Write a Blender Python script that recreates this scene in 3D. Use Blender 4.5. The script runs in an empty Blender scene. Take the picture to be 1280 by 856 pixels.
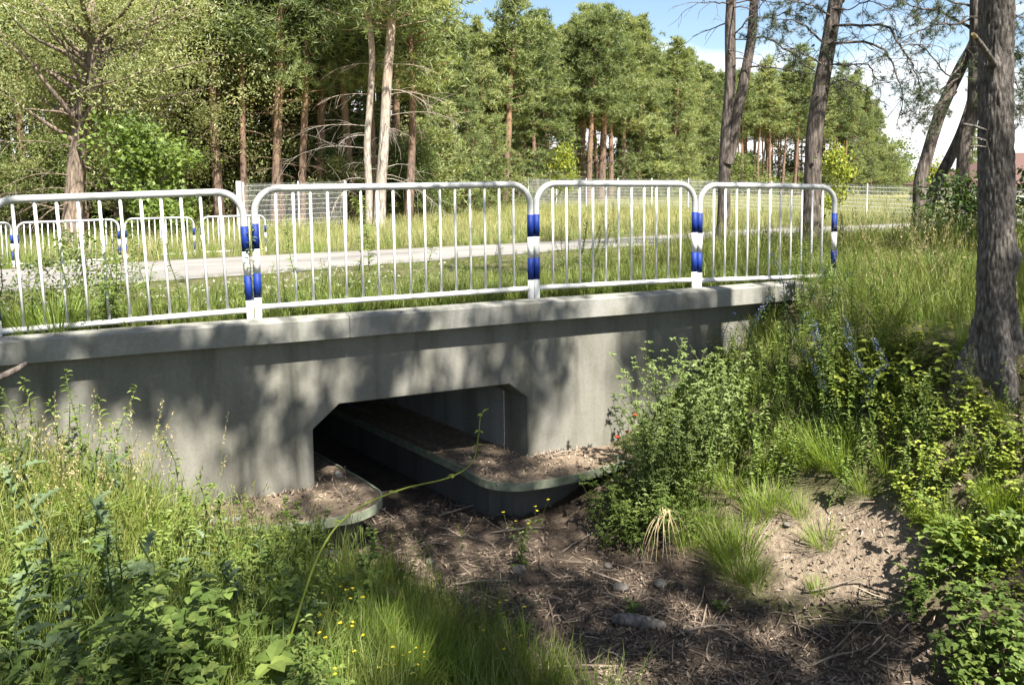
import bpy, bmesh, math, random
import numpy as np
from mathutils import Vector, noise as mnoise
rng = np.random.default_rng(7)
random.seed(7)
SC = bpy.context.scene
COL = SC.collection
R = math.radians

# ------------------------------------------------------------------ camera, world, sun, exposure
F_, CX_, PIT, ROL, HOR, EYE = 1000., 640., R(5), R(0.6), 222., 1.16
CY_ = HOR + F_*math.tan(PIT)
cam = bpy.data.cameras.new('camera'); cam_o = bpy.data.objects.new('camera', cam); COL.objects.link(cam_o)
cam.sensor_width = 36; cam.lens = 36*F_/1280; cam.shift_y = (CY_-428)/1280
cam.clip_start = .05; cam.clip_end = 3000
from mathutils import Matrix
cam_o.matrix_world = Matrix.Translation((0, 0, EYE)) @ Matrix.Rotation(R(90)-PIT, 4, 'X') @ Matrix.Rotation(-ROL, 4, 'Z')
SC.camera = cam_o

TH = R(21.5); CT, ST = math.cos(TH), math.sin(TH)
BX, BY = -3.88, 6.0                                   # origin of the road frame: s along the barrier, o away from us
SUN_EL = R(55)
_sh = .10*np.array([CT, ST]) - .995*np.array([-ST, CT])
_sh = _sh/np.linalg.norm(_sh)
SUN = np.array([_sh[0]*math.cos(SUN_EL), _sh[1]*math.cos(SUN_EL), math.sin(SUN_EL)])
ld = bpy.data.lights.new('sun', 'SUN'); ld.energy = 5.0; ld.angle = R(.8); ld.color = (1, .95, .86)
lo = bpy.data.objects.new('sun', ld); COL.objects.link(lo)
lo.rotation_euler = Vector(SUN).to_track_quat('Z', 'Y').to_euler()
W = bpy.data.worlds.new('World'); SC.world = W; W.use_nodes = True
nt = W.node_tree; N = nt.nodes; L = nt.links
bg = N['Background']; bg.inputs['Strength'].default_value = .05
sky = N.new('ShaderNodeTexSky'); sky.sky_type = 'NISHITA'; sky.sun_disc = False
sky.sun_elevation = SUN_EL; sky.sun_rotation = math.atan2(SUN[0], SUN[1])
sky.air_density = 1.0; sky.dust_density = .6; sky.ozone_density = 1.5
tc = N.new('ShaderNodeTexCoord'); sep = N.new('ShaderNodeSeparateXYZ'); L.new(tc.outputs['Generated'], sep.inputs[0])
mp = N.new('ShaderNodeMapping'); mp.inputs['Scale'].default_value = (1.6, 1.6, 5.5); mp.inputs['Location'].default_value = (.35, .1, .25)
L.new(tc.outputs['Generated'], mp.inputs[0])
nz = N.new('ShaderNodeTexNoise'); nz.inputs['Scale'].default_value = 2.2; nz.inputs['Detail'].default_value = 8; nz.inputs['Roughness'].default_value = .58; nz.inputs['Distortion'].default_value = .4
L.new(mp.outputs[0], nz.inputs['Vector'])
# more cloud towards the horizon
mr = N.new('ShaderNodeMapRange'); mr.inputs[1].default_value = .0; mr.inputs[2].default_value = .22; mr.inputs[3].default_value = .26; mr.inputs[4].default_value = -.02
L.new(sep.outputs['Z'], mr.inputs[0])
ad = N.new('ShaderNodeMath'); L.new(nz.outputs[0], ad.inputs[0]); L.new(mr.outputs[0], ad.inputs[1])
cr = N.new('ShaderNodeValToRGB'); cr.color_ramp.elements[0].position = .5; cr.color_ramp.elements[1].position = .74
L.new(ad.outputs[0], cr.inputs[0])
mx = N.new('ShaderNodeMix'); mx.data_type = 'RGBA'
L.new(cr.outputs[0], mx.inputs[0]); L.new(sky.outputs[0], mx.inputs[6]); mx.inputs[7].default_value = (8.2, 8.2, 8.3, 1)
L.new(mx.outputs[2], bg.inputs[0])
SC.view_settings.view_transform = 'Standard'; SC.view_settings.look = 'None'
SC.view_settings.exposure = 2.0; SC.view_settings.gamma = 1
SC.view_settings.use_curve_mapping = False
cy = SC.cycles
cy.max_bounces = 7; cy.diffuse_bounces = 4; cy.glossy_bounces = 2; cy.transmission_bounces = 4; cy.transparent_max_bounces = 6
cy.use_denoising = True
try:
    cy.denoiser = 'OPENIMAGEDENOISE'; cy.denoising_input_passes = 'RGB_ALBEDO_NORMAL'; cy.denoising_prefilter = 'ACCURATE'
except Exception: pass
cy.sample_clamp_indirect = 8

# ------------------------------------------------------------------ projection helpers (photograph pixel -> place in the world)
def ray(u, v):
    a = (u-CX_)/F_; b = (v-CY_)/F_; c, s = math.cos(ROL), math.sin(ROL)
    a2, b2 = a*c-b*s, a*s+b*c
    d = np.array([a2, math.cos(PIT)-b2*math.sin(PIT), -math.sin(PIT)-b2*math.cos(PIT)])
    return d/d[1]
def aty(u, v, y):
    r = ray(u, v); return np.array([r[0]*y, y, EYE+r[2]*y])
def atz(u, v, z):
    r = ray(u, v); t = (z-EYE)/r[2]; return np.array([r[0]*t, t, z])
def proj(p):
    p = np.asarray(p, float) - np.array([0, 0, EYE])
    zz = p[..., 1]*math.cos(PIT) - p[..., 2]*math.sin(PIT); zz = np.where(zz < .05, .05, zz)
    a2 = p[..., 0]/zz; b2 = -(p[..., 1]*math.sin(PIT)+p[..., 2]*math.cos(PIT))/zz
    c, s = math.cos(ROL), math.sin(ROL)
    return CX_+F_*(a2*c+b2*s), CY_+F_*(-a2*s+b2*c), p[..., 1]
def so(x, y):
    dx, dy = x-BX, y-BY
    return dx*CT+dy*ST, -dx*ST+dy*CT
def xy(s, o):
    return BX+s*CT-o*ST, BY+s*ST+o*CT
def P3(s, o, z):
    x, y = xy(s, o); return (x, y, z)

# ------------------------------------------------------------------ terrain
def sstep(a, b, x):
    t = np.clip((x-a)/(b-a), 0, 1); return t*t*(3-2*t)
_w = rng.uniform(-1, 1, (14, 2)); _ph = rng.uniform(0, 6.28, 14)
def wob(x, y, f):
    r = 0
    for k in range(14):
        fr = f*(1+.35*k); r = r + np.sin((_w[k, 0]*x+_w[k, 1]*y)*fr+_ph[k])/(1+.3*k)
    return r/4.
ROAD_N = ([-200, -60, -1.2, 2.1, 8.6, 13, 17.4, 120], [-8, 1, 5.5, 6.5, 9.5, 10.5, 12, 34])
ROAD_F = ([-200, -60, -2.8, 2.6, 10.6, 17.4, 120], [0, 9, 13.0, 14.7, 15.6, 17.4, 40])
def back_z(s, o):
    x, y = xy(s, o)
    oo = np.maximum(o, 0)
    z = -.03 - .053*np.minimum(oo, 17) - .008*np.clip(oo-17, 0, 12)
    z = z - .022*np.clip(x-9, 0, 60)*sstep(16, 34, y)
    off_road = 1-sstep(-1.2, -.3, oo-np.interp(s, *ROAD_N))*(1-sstep(.3, 1.5, oo-np.interp(s, *ROAD_F)))
    return z + .035*wob(x, y, 1.6)*off_road*sstep(.3, 1.2, oo)
def front_z(s, o):
    x, y = xy(s, o)
    a = np.maximum(-o, 0)
    sc = 3.1 + .42*a
    q = s-sc
    TR = np.interp(a, [0, .5, 2.9, 5, 40], [4.4, 4.2, 2.55, 2.5, 2.7])
    zt = np.interp(a, [0, 1.5, 2.9, 40], [-.04, -.16, -.28, -.3])
    t = np.clip((q-.8)/(TR-.8), 0, 1); pr = .5*t+.5*t*t
    zr = -1.95+(zt+1.95)*pr
    ztl = np.interp(s, [-30, -7, -4, 0, 30], [-.04, -.04, -.25, -.42, -.42])
    t = np.clip((-q-.8)/4.2, 0, 1); pr = .7*t+.3*t*t*(3-2*t)
    zl = -1.95+(ztl+1.95)*pr
    z = np.where(q > 0, zr, zl)
    z = z + .30*np.exp(-(((x-3.44)**2+(y-5.55)**2)/.40))          # soil held up round the roots of the thick pine
    amp = .035*sstep(.6, 1.6, np.abs(q))+.012
    return z + amp*wob(x, y, 2.6)*sstep(.0, .25, a) + .012*wob(x*1.3+7, y, 9)*sstep(.0, .25, a)
OSTEP = .04
def gz(x, y):
    s, o = so(np.asarray(x, float), np.asarray(y, float))
    return np.where(o > OSTEP, back_z(s, o), front_z(s, o))
def ground_at(u, v):
    r = ray(u, v); t = .6
    while t < 400:
        st_ = .04 if t < 15 else .3
        x, y, z = r[0]*t, t, EYE+r[2]*t
        if z <= float(gz(x, y)): return np.array([x, y, float(gz(x, y))])
        t += st_
    return None
def ground_many(u, v, tmax=60, n=1500):
    """first ground or headwall hit for arrays of pixels"""
    rr = np.stack([ray(a, b) for a, b in zip(u, v)])
    ts = .8*np.power(tmax/.8, np.linspace(0, 1, n))
    hit = np.full(len(u), np.nan)
    for t in ts:
        z = EYE+rr[:, 2]*t
        m = np.isnan(hit) & (z <= gz(rr[:, 0]*t, np.full(len(u), t)))
        hit[m] = t
    ok = ~np.isnan(hit)
    x = rr[:, 0]*hit; y = hit
    x = x[ok]; y = y[ok]
    return np.stack([x, y, gz(x, y)], 1)

# ------------------------------------------------------------------ mesh helpers
class MB:
    def __init__(s): s.V = []; s.F = []; s.R = []; s.n = 0
    def add(s, V, F, r=None):
        V = np.asarray(V, float).reshape(-1, 3)
        for f in (F if isinstance(F, list) else [F]):
            f = np.asarray(f, np.int64)
            if f.size: s.F.append(f+s.n)
        s.V.append(V); s.R.append(np.full(len(V), .5) if r is None else np.broadcast_to(np.asarray(r, float), (len(V),)))
        s.n += len(V)
    def tube(s, pts, rad, n=8, caps=True, r=None):
        V, F = tube(pts, rad, n, caps); s.add(V, F, r)
    def mesh(s, name, mat, smooth=False):
        me = bpy.data.meshes.new(name)
        if s.n == 0: return me
        V = np.concatenate(s.V); Rr = np.concatenate(s.R)
        me.vertices.add(len(V)); me.vertices.foreach_set('co', V.astype(np.float32).ravel())
        li = np.concatenate([f.ravel() for f in s.F]); lt = np.concatenate([np.full(len(f), f.shape[1]) for f in s.F])
        ls = np.concatenate([[0], np.cumsum(lt)[:-1]])
        me.loops.add(len(li)); me.loops.foreach_set('vertex_index', li.astype(np.int32))
        me.polygons.add(len(lt)); me.polygons.foreach_set('loop_start', ls.astype(np.int32))
        try: me.polygons.foreach_set('loop_total', lt.astype(np.int32))
        except Exception: pass
        me.polygons.foreach_set('use_smooth', np.full(len(lt), bool(smooth)))
        me.update(calc_edges=True); me.validate()
        at = me.attributes.new('rnd', 'FLOAT', 'POINT'); at.data.foreach_set('value', Rr.astype(np.float32))
        if mat: me.materials.append(mat)
        return me
    def obj(s, name, mat, parent=None, smooth=False):
        o = bpy.data.objects.new(name, s.mesh(name, mat, smooth)); COL.objects.link(o)
        if parent is not None: o.parent = parent
        return o
def tube(pts, rad, n=8, caps=True):
    pts = np.asarray(pts, float); m = len(pts)
    rad = np.broadcast_to(np.asarray(rad, float), (m,))
    d = np.gradient(pts, axis=0); d /= np.linalg.norm(d, axis=1)[:, None]+1e-9
    ref = np.array([0, 0, 1.]) if abs(d[0, 2]) < .9 else np.array([1., 0, 0])
    V = []; a = np.linspace(0, 2*np.pi, n, endpoint=False)
    x = np.cross(ref, d[0]); x /= np.linalg.norm(x)
    for i in range(m):
        x = x-d[i]*(x@d[i]); x /= np.linalg.norm(x)+1e-9
        y = np.cross(d[i], x)
        V.append(pts[i]+rad[i]*(np.cos(a)[:, None]*x+np.sin(a)[:, None]*y))
    V = np.concatenate(V)
    i = np.arange(m-1)[:, None]*n; j = np.arange(n)[None]; k = (j+1) % n
    Q = np.stack([i+j, i+k, i+n+k, i+n+j], -1).reshape(-1, 4)
    F = [Q]
    if caps: F += [np.arange(n)[::-1][None], (np.arange(n)+(m-1)*n)[None]]
    return V, F
def spline(pts, k=6):
    """Catmull-Rom through the points"""
    p = np.asarray(pts, float); p = np.vstack([2*p[0]-p[1], p, 2*p[-1]-p[-2]]); out = []
    for i in range(1, len(p)-2):
        for t in np.linspace(0, 1, k, endpoint=False):
            out.append(.5*((2*p[i])+(p[i+1]-p[i-1])*t+(2*p[i-1]-5*p[i]+4*p[i+1]-p[i+2])*t*t+(3*p[i]-p[i-1]-3*p[i+1]+p[i+2])*t**3))
    out.append(p[-2]); return np.array(out)
def box(lo, hi):
    x0, y0, z0 = lo; x1, y1, z1 = hi
    V = [(x0,y0,z0),(x1,y0,z0),(x1,y1,z0),(x0,y1,z0),(x0,y0,z1),(x1,y0,z1),(x1,y1,z1),(x0,y1,z1)]
    return np.array(V, float), np.array([(0,3,2,1),(4,5,6,7),(0,1,5,4),(1,2,6,5),(2,3,7,6),(3,0,4,7)])
def sob(lo, hi):                                          # a box in road-frame coordinates
    V, F = box(lo, hi); x, y = xy(V[:, 0], V[:, 1]); return np.stack([x, y, V[:, 2]], 1), F
def bevel(o, w, seg=2):
    m = o.modifiers.new('bevel', 'BEVEL'); m.width = w; m.segments = seg; m.limit_method = 'ANGLE'
def tag(o, label=None, cat=None, group=None, kind=None):
    if label: o['label'] = label
    if cat: o['category'] = cat
    if group: o['group'] = group
    if kind: o['kind'] = kind
    return o
def empty(name, loc, label, cat, group=None, rz=0):
    o = bpy.data.objects.new(name, None); COL.objects.link(o); o.location = loc; o.rotation_euler[2] = rz
    o.empty_display_size = .1
    return tag(o, label, cat, group)
def copy_tree(o, kids, parent=None):
    c = o.copy(); COL.objects.link(c)
    if parent is not None: c.parent = parent
    for k in kids.get(o, ()): copy_tree(k, kids, c)
    return c
def kidmap():
    d = {}
    for o in COL.objects:
        if o.parent: d.setdefault(o.parent, []).append(o)
    return d
def scatter(mb, tpls, pos, rz, sc, tilt=.15, rnd=None, zs=None):
    """merge many transformed copies of template (V, F, r) into one builder (used for grass and litter only)"""
    pos = np.asarray(pos, float); k = len(pos); which = rng.integers(0, len(tpls), k)
    for ti, (V, F, r) in enumerate(tpls):
        m = which == ti; n = int(m.sum())
        if not n: continue
        c, s = np.cos(rz[m]), np.sin(rz[m]); S = sc[m]
        X = V[None, :, 0]*S[:, None]; Y = V[None, :, 1]*S[:, None]; Z = V[None, :, 2]*S[:, None]*(1 if zs is None else zs[m][:, None])
        tx = rng.normal(0, tilt, n)[:, None]; ty = rng.normal(0, tilt, n)[:, None]
        X, Y = X*c[:, None]-Y*s[:, None], X*s[:, None]+Y*c[:, None]
        X = X+Z*tx; Y = Y+Z*ty
        O = np.stack([X, Y, Z], -1)+pos[m][:, None, :]
        base = (np.arange(n)*len(V))[:, None, None]
        Fs = [(f[None]+base).reshape(-1, f.shape[1]) for f in F]
        rr = np.clip(r[None]*.5+(rng.random(n) if rnd is None else rnd[m])[:, None]*.5, 0, 1)
        mb.add(O.reshape(-1, 3), Fs, rr.ravel())

# ------------------------------------------------------------------ materials
def newmat(name):
    m = bpy.data.materials.new(name); m.use_nodes = True
    return m, m.node_tree.nodes, m.node_tree.links, m.node_tree.nodes['Principled BSDF']
def ramp(n, stops):
    r = n.new('ShaderNodeValToRGB'); e = r.color_ramp.elements
    while len(e) < len(stops): e.new(.5)
    for i, (p, c) in enumerate(stops): e[i].position = p; e[i].color = (*c, 1)
    return r
def noisenode(n, l, scale, detail=4, rough=.55, vec=None, obj=False, sc=None):
    t = n.new('ShaderNodeTexNoise'); t.inputs['Scale'].default_value = scale; t.inputs['Detail'].default_value = detail; t.inputs['Roughness'].default_value = rough
    c = n.new('ShaderNodeTexCoord')
    if sc:
        m = n.new('ShaderNodeMapping'); m.inputs['Scale'].default_value = sc; l.new(c.outputs['Object'], m.inputs[0]); l.new(m.outputs[0], t.inputs['Vector'])
    else: l.new(c.outputs['Object'], t.inputs['Vector'])
    return t
def bump(n, l, src, strength, dist, b):
    bp = n.new('ShaderNodeBump'); bp.inputs['Strength'].default_value = strength; bp.inputs['Distance'].default_value = dist
    l.new(src, bp.inputs['Height']); l.new(bp.outputs[0], b.inputs['Normal']); return bp
def simple(name, col, rough=.6, metal=0, var=.15, scale=8, bmp=.0, spec=.4):
    m, n, l, b = newmat(name)
    t = noisenode(n, l, scale, 6)
    c = np.array(col); r = ramp(n, [(.3, tuple(c*(1-var))), (.7, tuple(np.minimum(c*(1+var), .9)))])
    l.new(t.outputs[0], r.inputs[0]); l.new(r.outputs[0], b.inputs['Base Color'])
    b.inputs['Roughness'].default_value = rough; b.inputs['Metallic'].default_value = metal; b.inputs['Specular IOR Level'].default_value = spec
    if bmp: bump(n, l, t.outputs[0], bmp, .01, b)
    return m
def leaf(name, c0, c1, c2, trans=.38, rough=.5, objvar=.25, tcol=(1.25, 1.2, .55)):
    m, n, l, b = newmat(name)
    a = n.new('ShaderNodeAttribute'); a.attribute_name = 'rnd'
    oi = n.new('ShaderNodeObjectInfo')
    mm = n.new('ShaderNodeMath'); mm.operation = 'MULTIPLY_ADD'; mm.inputs[1].default_value = objvar; mm.inputs[2].default_value = -objvar/2
    l.new(oi.outputs['Random'], mm.inputs[0])
    ad = n.new('ShaderNodeMath'); l.new(a.outputs['Fac'], ad.inputs[0]); l.new(mm.outputs[0], ad.inputs[1])
    r = ramp(n, [(.05, c0), (.5, c1), (.95, c2)]); l.new(ad.outputs[0], r.inputs[0])
    l.new(r.outputs[0], b.inputs['Base Color']); b.inputs['Roughness'].default_value = rough; b.inputs['Specular IOR Level'].default_value = .35
    t = n.new('ShaderNodeBsdfTranslucent')
    tm = n.new('ShaderNodeMix'); tm.data_type = 'RGBA'; tm.blend_type = 'MULTIPLY'; tm.inputs[0].default_value = 1; tm.inputs[7].default_value = (*tcol, 1)
    l.new(r.outputs[0], tm.inputs[6]); l.new(tm.outputs[2], t.inputs[0])
    x = n.new('ShaderNodeMixShader'); x.inputs[0].default_value = trans
    l.new(b.outputs[0], x.inputs[1]); l.new(t.outputs[0], x.inputs[2]); l.new(x.outputs[0], n['Material Output'].inputs[0])
    return m
def bark(name, c0, c1, c2, sc=(9, 9, 2.2), dist=.02, upper=None, zsplit=(5, 8)):
    m, n, l, b = newmat(name)
    t = noisenode(n, l, 2.2, 7, .62, sc=sc)
    v = n.new('ShaderNodeTexVoronoi'); v.feature = 'F1'; v.inputs['Scale'].default_value = 3.2
    c = n.new('ShaderNodeTexCoord'); mp_ = n.new('ShaderNodeMapping'); mp_.inputs['Scale'].default_value = (sc[0]*.8, sc[1]*.8, sc[2]*.7)
    l.new(c.outputs['Object'], mp_.inputs[0])
    mxv = n.new('ShaderNodeMix'); mxv.data_type = 'RGBA'; mxv.inputs[0].default_value = .12
    l.new(mp_.outputs[0], mxv.inputs[6]); l.new(t.outputs[1], mxv.inputs[7]); l.new(mxv.outputs[2], v.inputs['Vector'])
    mu = n.new('ShaderNodeMath'); mu.operation = 'MULTIPLY_ADD'; mu.inputs[1].default_value = .55
    l.new(v.outputs['Distance'], mu.inputs[0]); l.new(t.outputs[0], mu.inputs[2])
    r = ramp(n, [(.35, c2), (.62, c1), (1.0, c0)]); l.new(mu.outputs[0], r.inputs[0])
    out = r.outputs[0]
    if upper:
        sp = n.new('ShaderNodeSeparateXYZ'); l.new(c.outputs['Object'], sp.inputs[0])
        mr_ = n.new('ShaderNodeMapRange'); mr_.inputs[1].default_value = zsplit[0]; mr_.inputs[2].default_value = zsplit[1]; l.new(sp.outputs['Z'], mr_.inputs[0])
        mx_ = n.new('ShaderNodeMix'); mx_.data_type = 'RGBA'; l.new(mr_.outputs[0], mx_.inputs[0]); l.new(out, mx_.inputs[6])
        r2 = ramp(n, [(.3, tuple(np.array(upper)*.6)), (.7, upper)]); l.new(t.outputs[0], r2.inputs[0]); l.new(r2.outputs[0], mx_.inputs[7]); out = mx_.outputs[2]
    l.new(out, b.inputs['Base Color']); b.inputs['Roughness'].default_value = .9; b.inputs['Specular IOR Level'].default_value = .2
    iv = n.new('ShaderNodeMath'); iv.operation = 'SUBTRACT'; iv.inputs[0].default_value = 1; l.new(mu.outputs[0], iv.inputs[1])
    bump(n, l, iv.outputs[0], .9, dist, b)
    return m
def concrete(name, col, stain=.3, scale=1.6):
    m, n, l, b = newmat(name)
    t1 = noisenode(n, l, scale, 9, .6); t2 = noisenode(n, l, 40, 5, .6); t3 = noisenode(n, l, 1.4, 6, .6, sc=(2.6, 2.6, .35))
    c = np.array(col)
    r1 = ramp(n, [(.3, tuple(c*(1-stain*.55))), (.55, tuple(c)), (.8, tuple(c*1.12))]); l.new(t1.outputs[0], r1.inputs[0])
    r3 = ramp(n, [(.34, (.52, .53, .46)), (.47, (.86, .86, .82)), (.62, (1.04, 1.04, 1.03))]); l.new(t3.outputs[0], r3.inputs[0])
    x = n.new('ShaderNodeMix'); x.data_type = 'RGBA'; x.blend_type = 'MULTIPLY'; x.inputs[0].default_value = .75
    l.new(r1.outputs[0], x.inputs[6]); l.new(r3.outputs[0], x.inputs[7])
    r2 = ramp(n, [(.3, (.86, .86, .86)), (.6, (1.04, 1.04, 1.04))]); l.new(t2.outputs[0], r2.inputs[0])
    y = n.new('ShaderNodeMix'); y.data_type = 'RGBA'; y.blend_type = 'MULTIPLY'; y.inputs[0].default_value = .8
    l.new(x.outputs[2], y.inputs[6]); l.new(r2.outputs[0], y.inputs[7]); t4 = noisenode(n, l, 3.4, 9, .72); r4 = ramp(n, [(.58, (0, 0, 0)), (.70, (.55, .55, .55))]); l.new(t4.outputs[0], r4.inputs[0])
    z = n.new('ShaderNodeMix'); z.data_type = 'RGBA'; l.new(r4.outputs[0], z.inputs[0]); l.new(y.outputs[2], z.inputs[6]); z.inputs[7].default_value = (*(c*np.array([.62, .60, .46])), 1)
    l.new(z.outputs[2], b.inputs['Base Color'])
    b.inputs['Roughness'].default_value = .88; b.inputs['Specular IOR Level'].default_value = .25
    bump(n, l, t2.outputs[0], .25, .004, b)
    return m
M = {}
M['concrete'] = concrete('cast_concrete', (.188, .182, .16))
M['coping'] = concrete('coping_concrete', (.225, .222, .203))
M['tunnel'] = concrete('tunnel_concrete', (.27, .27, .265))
M['beam'] = concrete('damp_shaded_concrete', (.13, .125, .115))  # wet concrete, toned darker still to carry the shade below the shelves
M['rim'] = simple('shelf_edge', (.17, .19, .135), .7, 0, .3, 14, .2)
def paint(name, col, rough):
    m, n, l, b = newmat(name)
    t = noisenode(n, l, 7, 8, .65); t2 = noisenode(n, l, 38, 6, .7); c = np.array(col)
    r = ramp(n, [(.25, tuple(c*.72*np.array([1, .97, .9]))), (.48, tuple(c)), (.8, tuple(np.minimum(c*1.06, .85)))]); l.new(t.outputs[0], r.inputs[0])
    r2 = ramp(n, [(.66, (0, 0, 0)), (.72, (1, 1, 1))]); l.new(t2.outputs[0], r2.inputs[0])
    x = n.new('ShaderNodeMix'); x.data_type = 'RGBA'; l.new(r2.outputs[0], x.inputs[0]); l.new(r.outputs[0], x.inputs[6]); x.inputs[7].default_value = (.20, .12, .07, 1)
    l.new(x.outputs[2], b.inputs['Base Color']); b.inputs['Roughness'].default_value = rough; b.inputs['Specular IOR Level'].default_value = .4; bump(n, l, t2.outputs[0], .12, .003, b)
    return m
M['white'] = paint('white_paint', (.60, .60, .585), .5)
M['galv'] = paint('grey_painted_tube', (.33, .338, .338), .45)
M['blue'] = simple('blue_band', (.004, .02, .15), .6, 0, .25, 9, 0, .25)
M['wire'] = simple('galvanised_wire', (.66, .68, .68), .5, .3, .1, 4)
M['post'] = simple('concrete_post', (.42, .41, .38), .85, 0, .2, 9, .1)
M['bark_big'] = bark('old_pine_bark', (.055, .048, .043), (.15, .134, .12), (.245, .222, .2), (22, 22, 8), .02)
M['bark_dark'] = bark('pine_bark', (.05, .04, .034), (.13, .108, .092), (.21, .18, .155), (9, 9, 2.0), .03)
M['bark_pine'] = bark('forest_pine_bark', (.06, .045, .036), (.17, .115, .085), (.27, .19, .14), (8, 8, 1.6), .03, upper=(.27, .165, .105), zsplit=(2.5, 6.5))
M['bark_pale'] = bark('pale_pine_bark', (.15, .13, .11), (.34, .30, .26), (.46, .42, .37), (7, 7, 1.6), .02, upper=(.42, .31, .22), zsplit=(4, 8))
M['bark_wil'] = bark('willow_bark', (.07, .055, .045), (.22, .17, .13), (.34, .28, .21), (6, 6, 1.4), .04)
M['twig'] = simple('dead_twig', (.19, .158, .125), .9, 0, .35, 12)
M['twig_dark'] = simple('dark_branch', (.075, .055, .045), .9, 0, .3, 12)
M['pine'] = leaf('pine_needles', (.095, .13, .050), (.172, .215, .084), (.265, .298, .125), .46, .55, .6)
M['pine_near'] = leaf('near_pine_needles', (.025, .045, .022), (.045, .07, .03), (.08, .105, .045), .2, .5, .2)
M['willow'] = leaf('willow_leaf', (.15, .18, .068), (.25, .275, .115), (.37, .385, .19), .45, .45, .25)
M['maple'] = leaf('bright_leaf', (.085, .13, .03), (.13, .19, .042), (.2, .26, .06), .45, .5, .2)
M['yellowleaf'] = leaf('yellow_green_leaf', (.16, .2, .03), (.25, .29, .04), (.36, .37, .06), .45, .5, .2)
M['shrub'] = leaf('shrub_leaf', (.035, .06, .018), (.06, .1, .025), (.1, .15, .035), .35, .5, .3)
M['bough'] = leaf('bough_leaf', (.03, .05, .018), (.05, .08, .022), (.08, .12, .03), .1, .5, .2)
M['midleaf'] = leaf('understorey_leaf', (.075, .11, .032), (.125, .17, .05), (.2, .24, .08), .42, .5, .4)
M['grass'] = leaf('verge_grass', (.075, .115, .022), (.13, .17, .035), (.24, .235, .075), .38, .5, 0)
M['lush'] = leaf('lush_grass', (.085, .14, .026), (.145, .21, .04), (.26, .28, .085), .42, .5, .2)
M['fine'] = leaf('fine_light_grass', (.12, .19, .03), (.18, .255, .04), (.25, .32, .06), .45, .5, .2)
M['dry'] = leaf('dry_meadow_grass', (.115, .16, .043), (.22, .24, .088), (.38, .345, .165), .35, .6, 0, (1.1, 1.05, .8))
M['straw'] = leaf('straw', (.28, .22, .11), (.40, .32, .17), (.5, .42, .25), .25, .6, .2, (1, 1, .9))
M['herb'] = leaf('herb_leaf', (.08, .125, .028), (.125, .185, .04), (.2, .25, .065), .42, .5, .3)
M['bright'] = leaf('bright_herb_leaf', (.15, .205, .03), (.23, .285, .045), (.33, .37, .075), .45, .5, .25)
M['lucerne'] = leaf('grey_green_leaf', (.11, .155, .05), (.17, .23, .075), (.25, .31, .115), .4, .5, .2)
M['thistle'] = leaf('blue_green_leaf', (.06, .095, .045), (.09, .135, .065), (.14, .19, .095), .35, .5, .2)
M['fl_blue'] = leaf('blue_petals', (.09, .11, .32), (.14, .17, .42), (.26, .28, .5), .3, .6, .2, (1, 1, 1))
M['fl_red'] = leaf('poppy_petals', (.65, .06, .02), (.75, .1, .04), (.8, .16, .06), .3, .6, .1, (1, .8, .8))
M['fl_yel'] = leaf('yellow_petals', (.62, .48, .02), (.72, .58, .03), (.8, .68, .06), .3, .6, .1, (1, 1, .8))
M['fl_white'] = leaf('white_petals', (.6, .62, .5), (.7, .7, .62), (.8, .8, .75), .3, .6, .1, (1, 1, 1))
M['seed'] = leaf('dark_seed_spike', (.05, .045, .03), (.08, .075, .045), (.12, .11, .06), .2, .6, .2)
M['litter'] = leaf('ditch_litter', (.07, .053, .04), (.19, .145, .108), (.38, .30, .225), .0, .9, 0)
M['log'] = bark('weathered_wood', (.08, .07, .062), (.2, .18, .16), (.32, .29, .26), (14, 14, 3), .01)
M['stone'] = simple('field_stone', (.15, .135, .115), .9, 0, .45, 22, .5)
M['roof'] = simple('clay_tiles', (.085, .045, .037), .8, 0, .15, 6, .1)
M['render'] = simple('house_render', (.62, .58, .5), .85, 0, .06, 3)
M['glass'] = simple('window_glass', (.03, .035, .04), .08, 0, .1, 2, 0, .6)
def road_mat():
    m, n, l, b = newmat('worn_asphalt')
    t1 = noisenode(n, l, .7, 6, .6); t2 = noisenode(n, l, 60, 4, .7)
    r = ramp(n, [(.32, (.125, .117, .107)), (.5, (.185, .173, .158)), (.68, (.235, .22, .2))]); l.new(t1.outputs[0], r.inputs[0])
    r2 = ramp(n, [(.3, (.75, .75, .75)), (.7, (1.1, 1.1, 1.1))]); l.new(t2.outputs[0], r2.inputs[0])
    x = n.new('ShaderNodeMix'); x.data_type = 'RGBA'; x.blend_type = 'MULTIPLY'; x.inputs[0].default_value = 1
    l.new(r.outputs[0], x.inputs[6]); l.new(r2.outputs[0], x.inputs[7]); l.new(x.outputs[2], b.inputs['Base Color'])
    b.inputs['Roughness'].default_value = .9; bump(n, l, t2.outputs[0], .3, .004, b)
    return m
M['road'] = road_mat()
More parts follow.
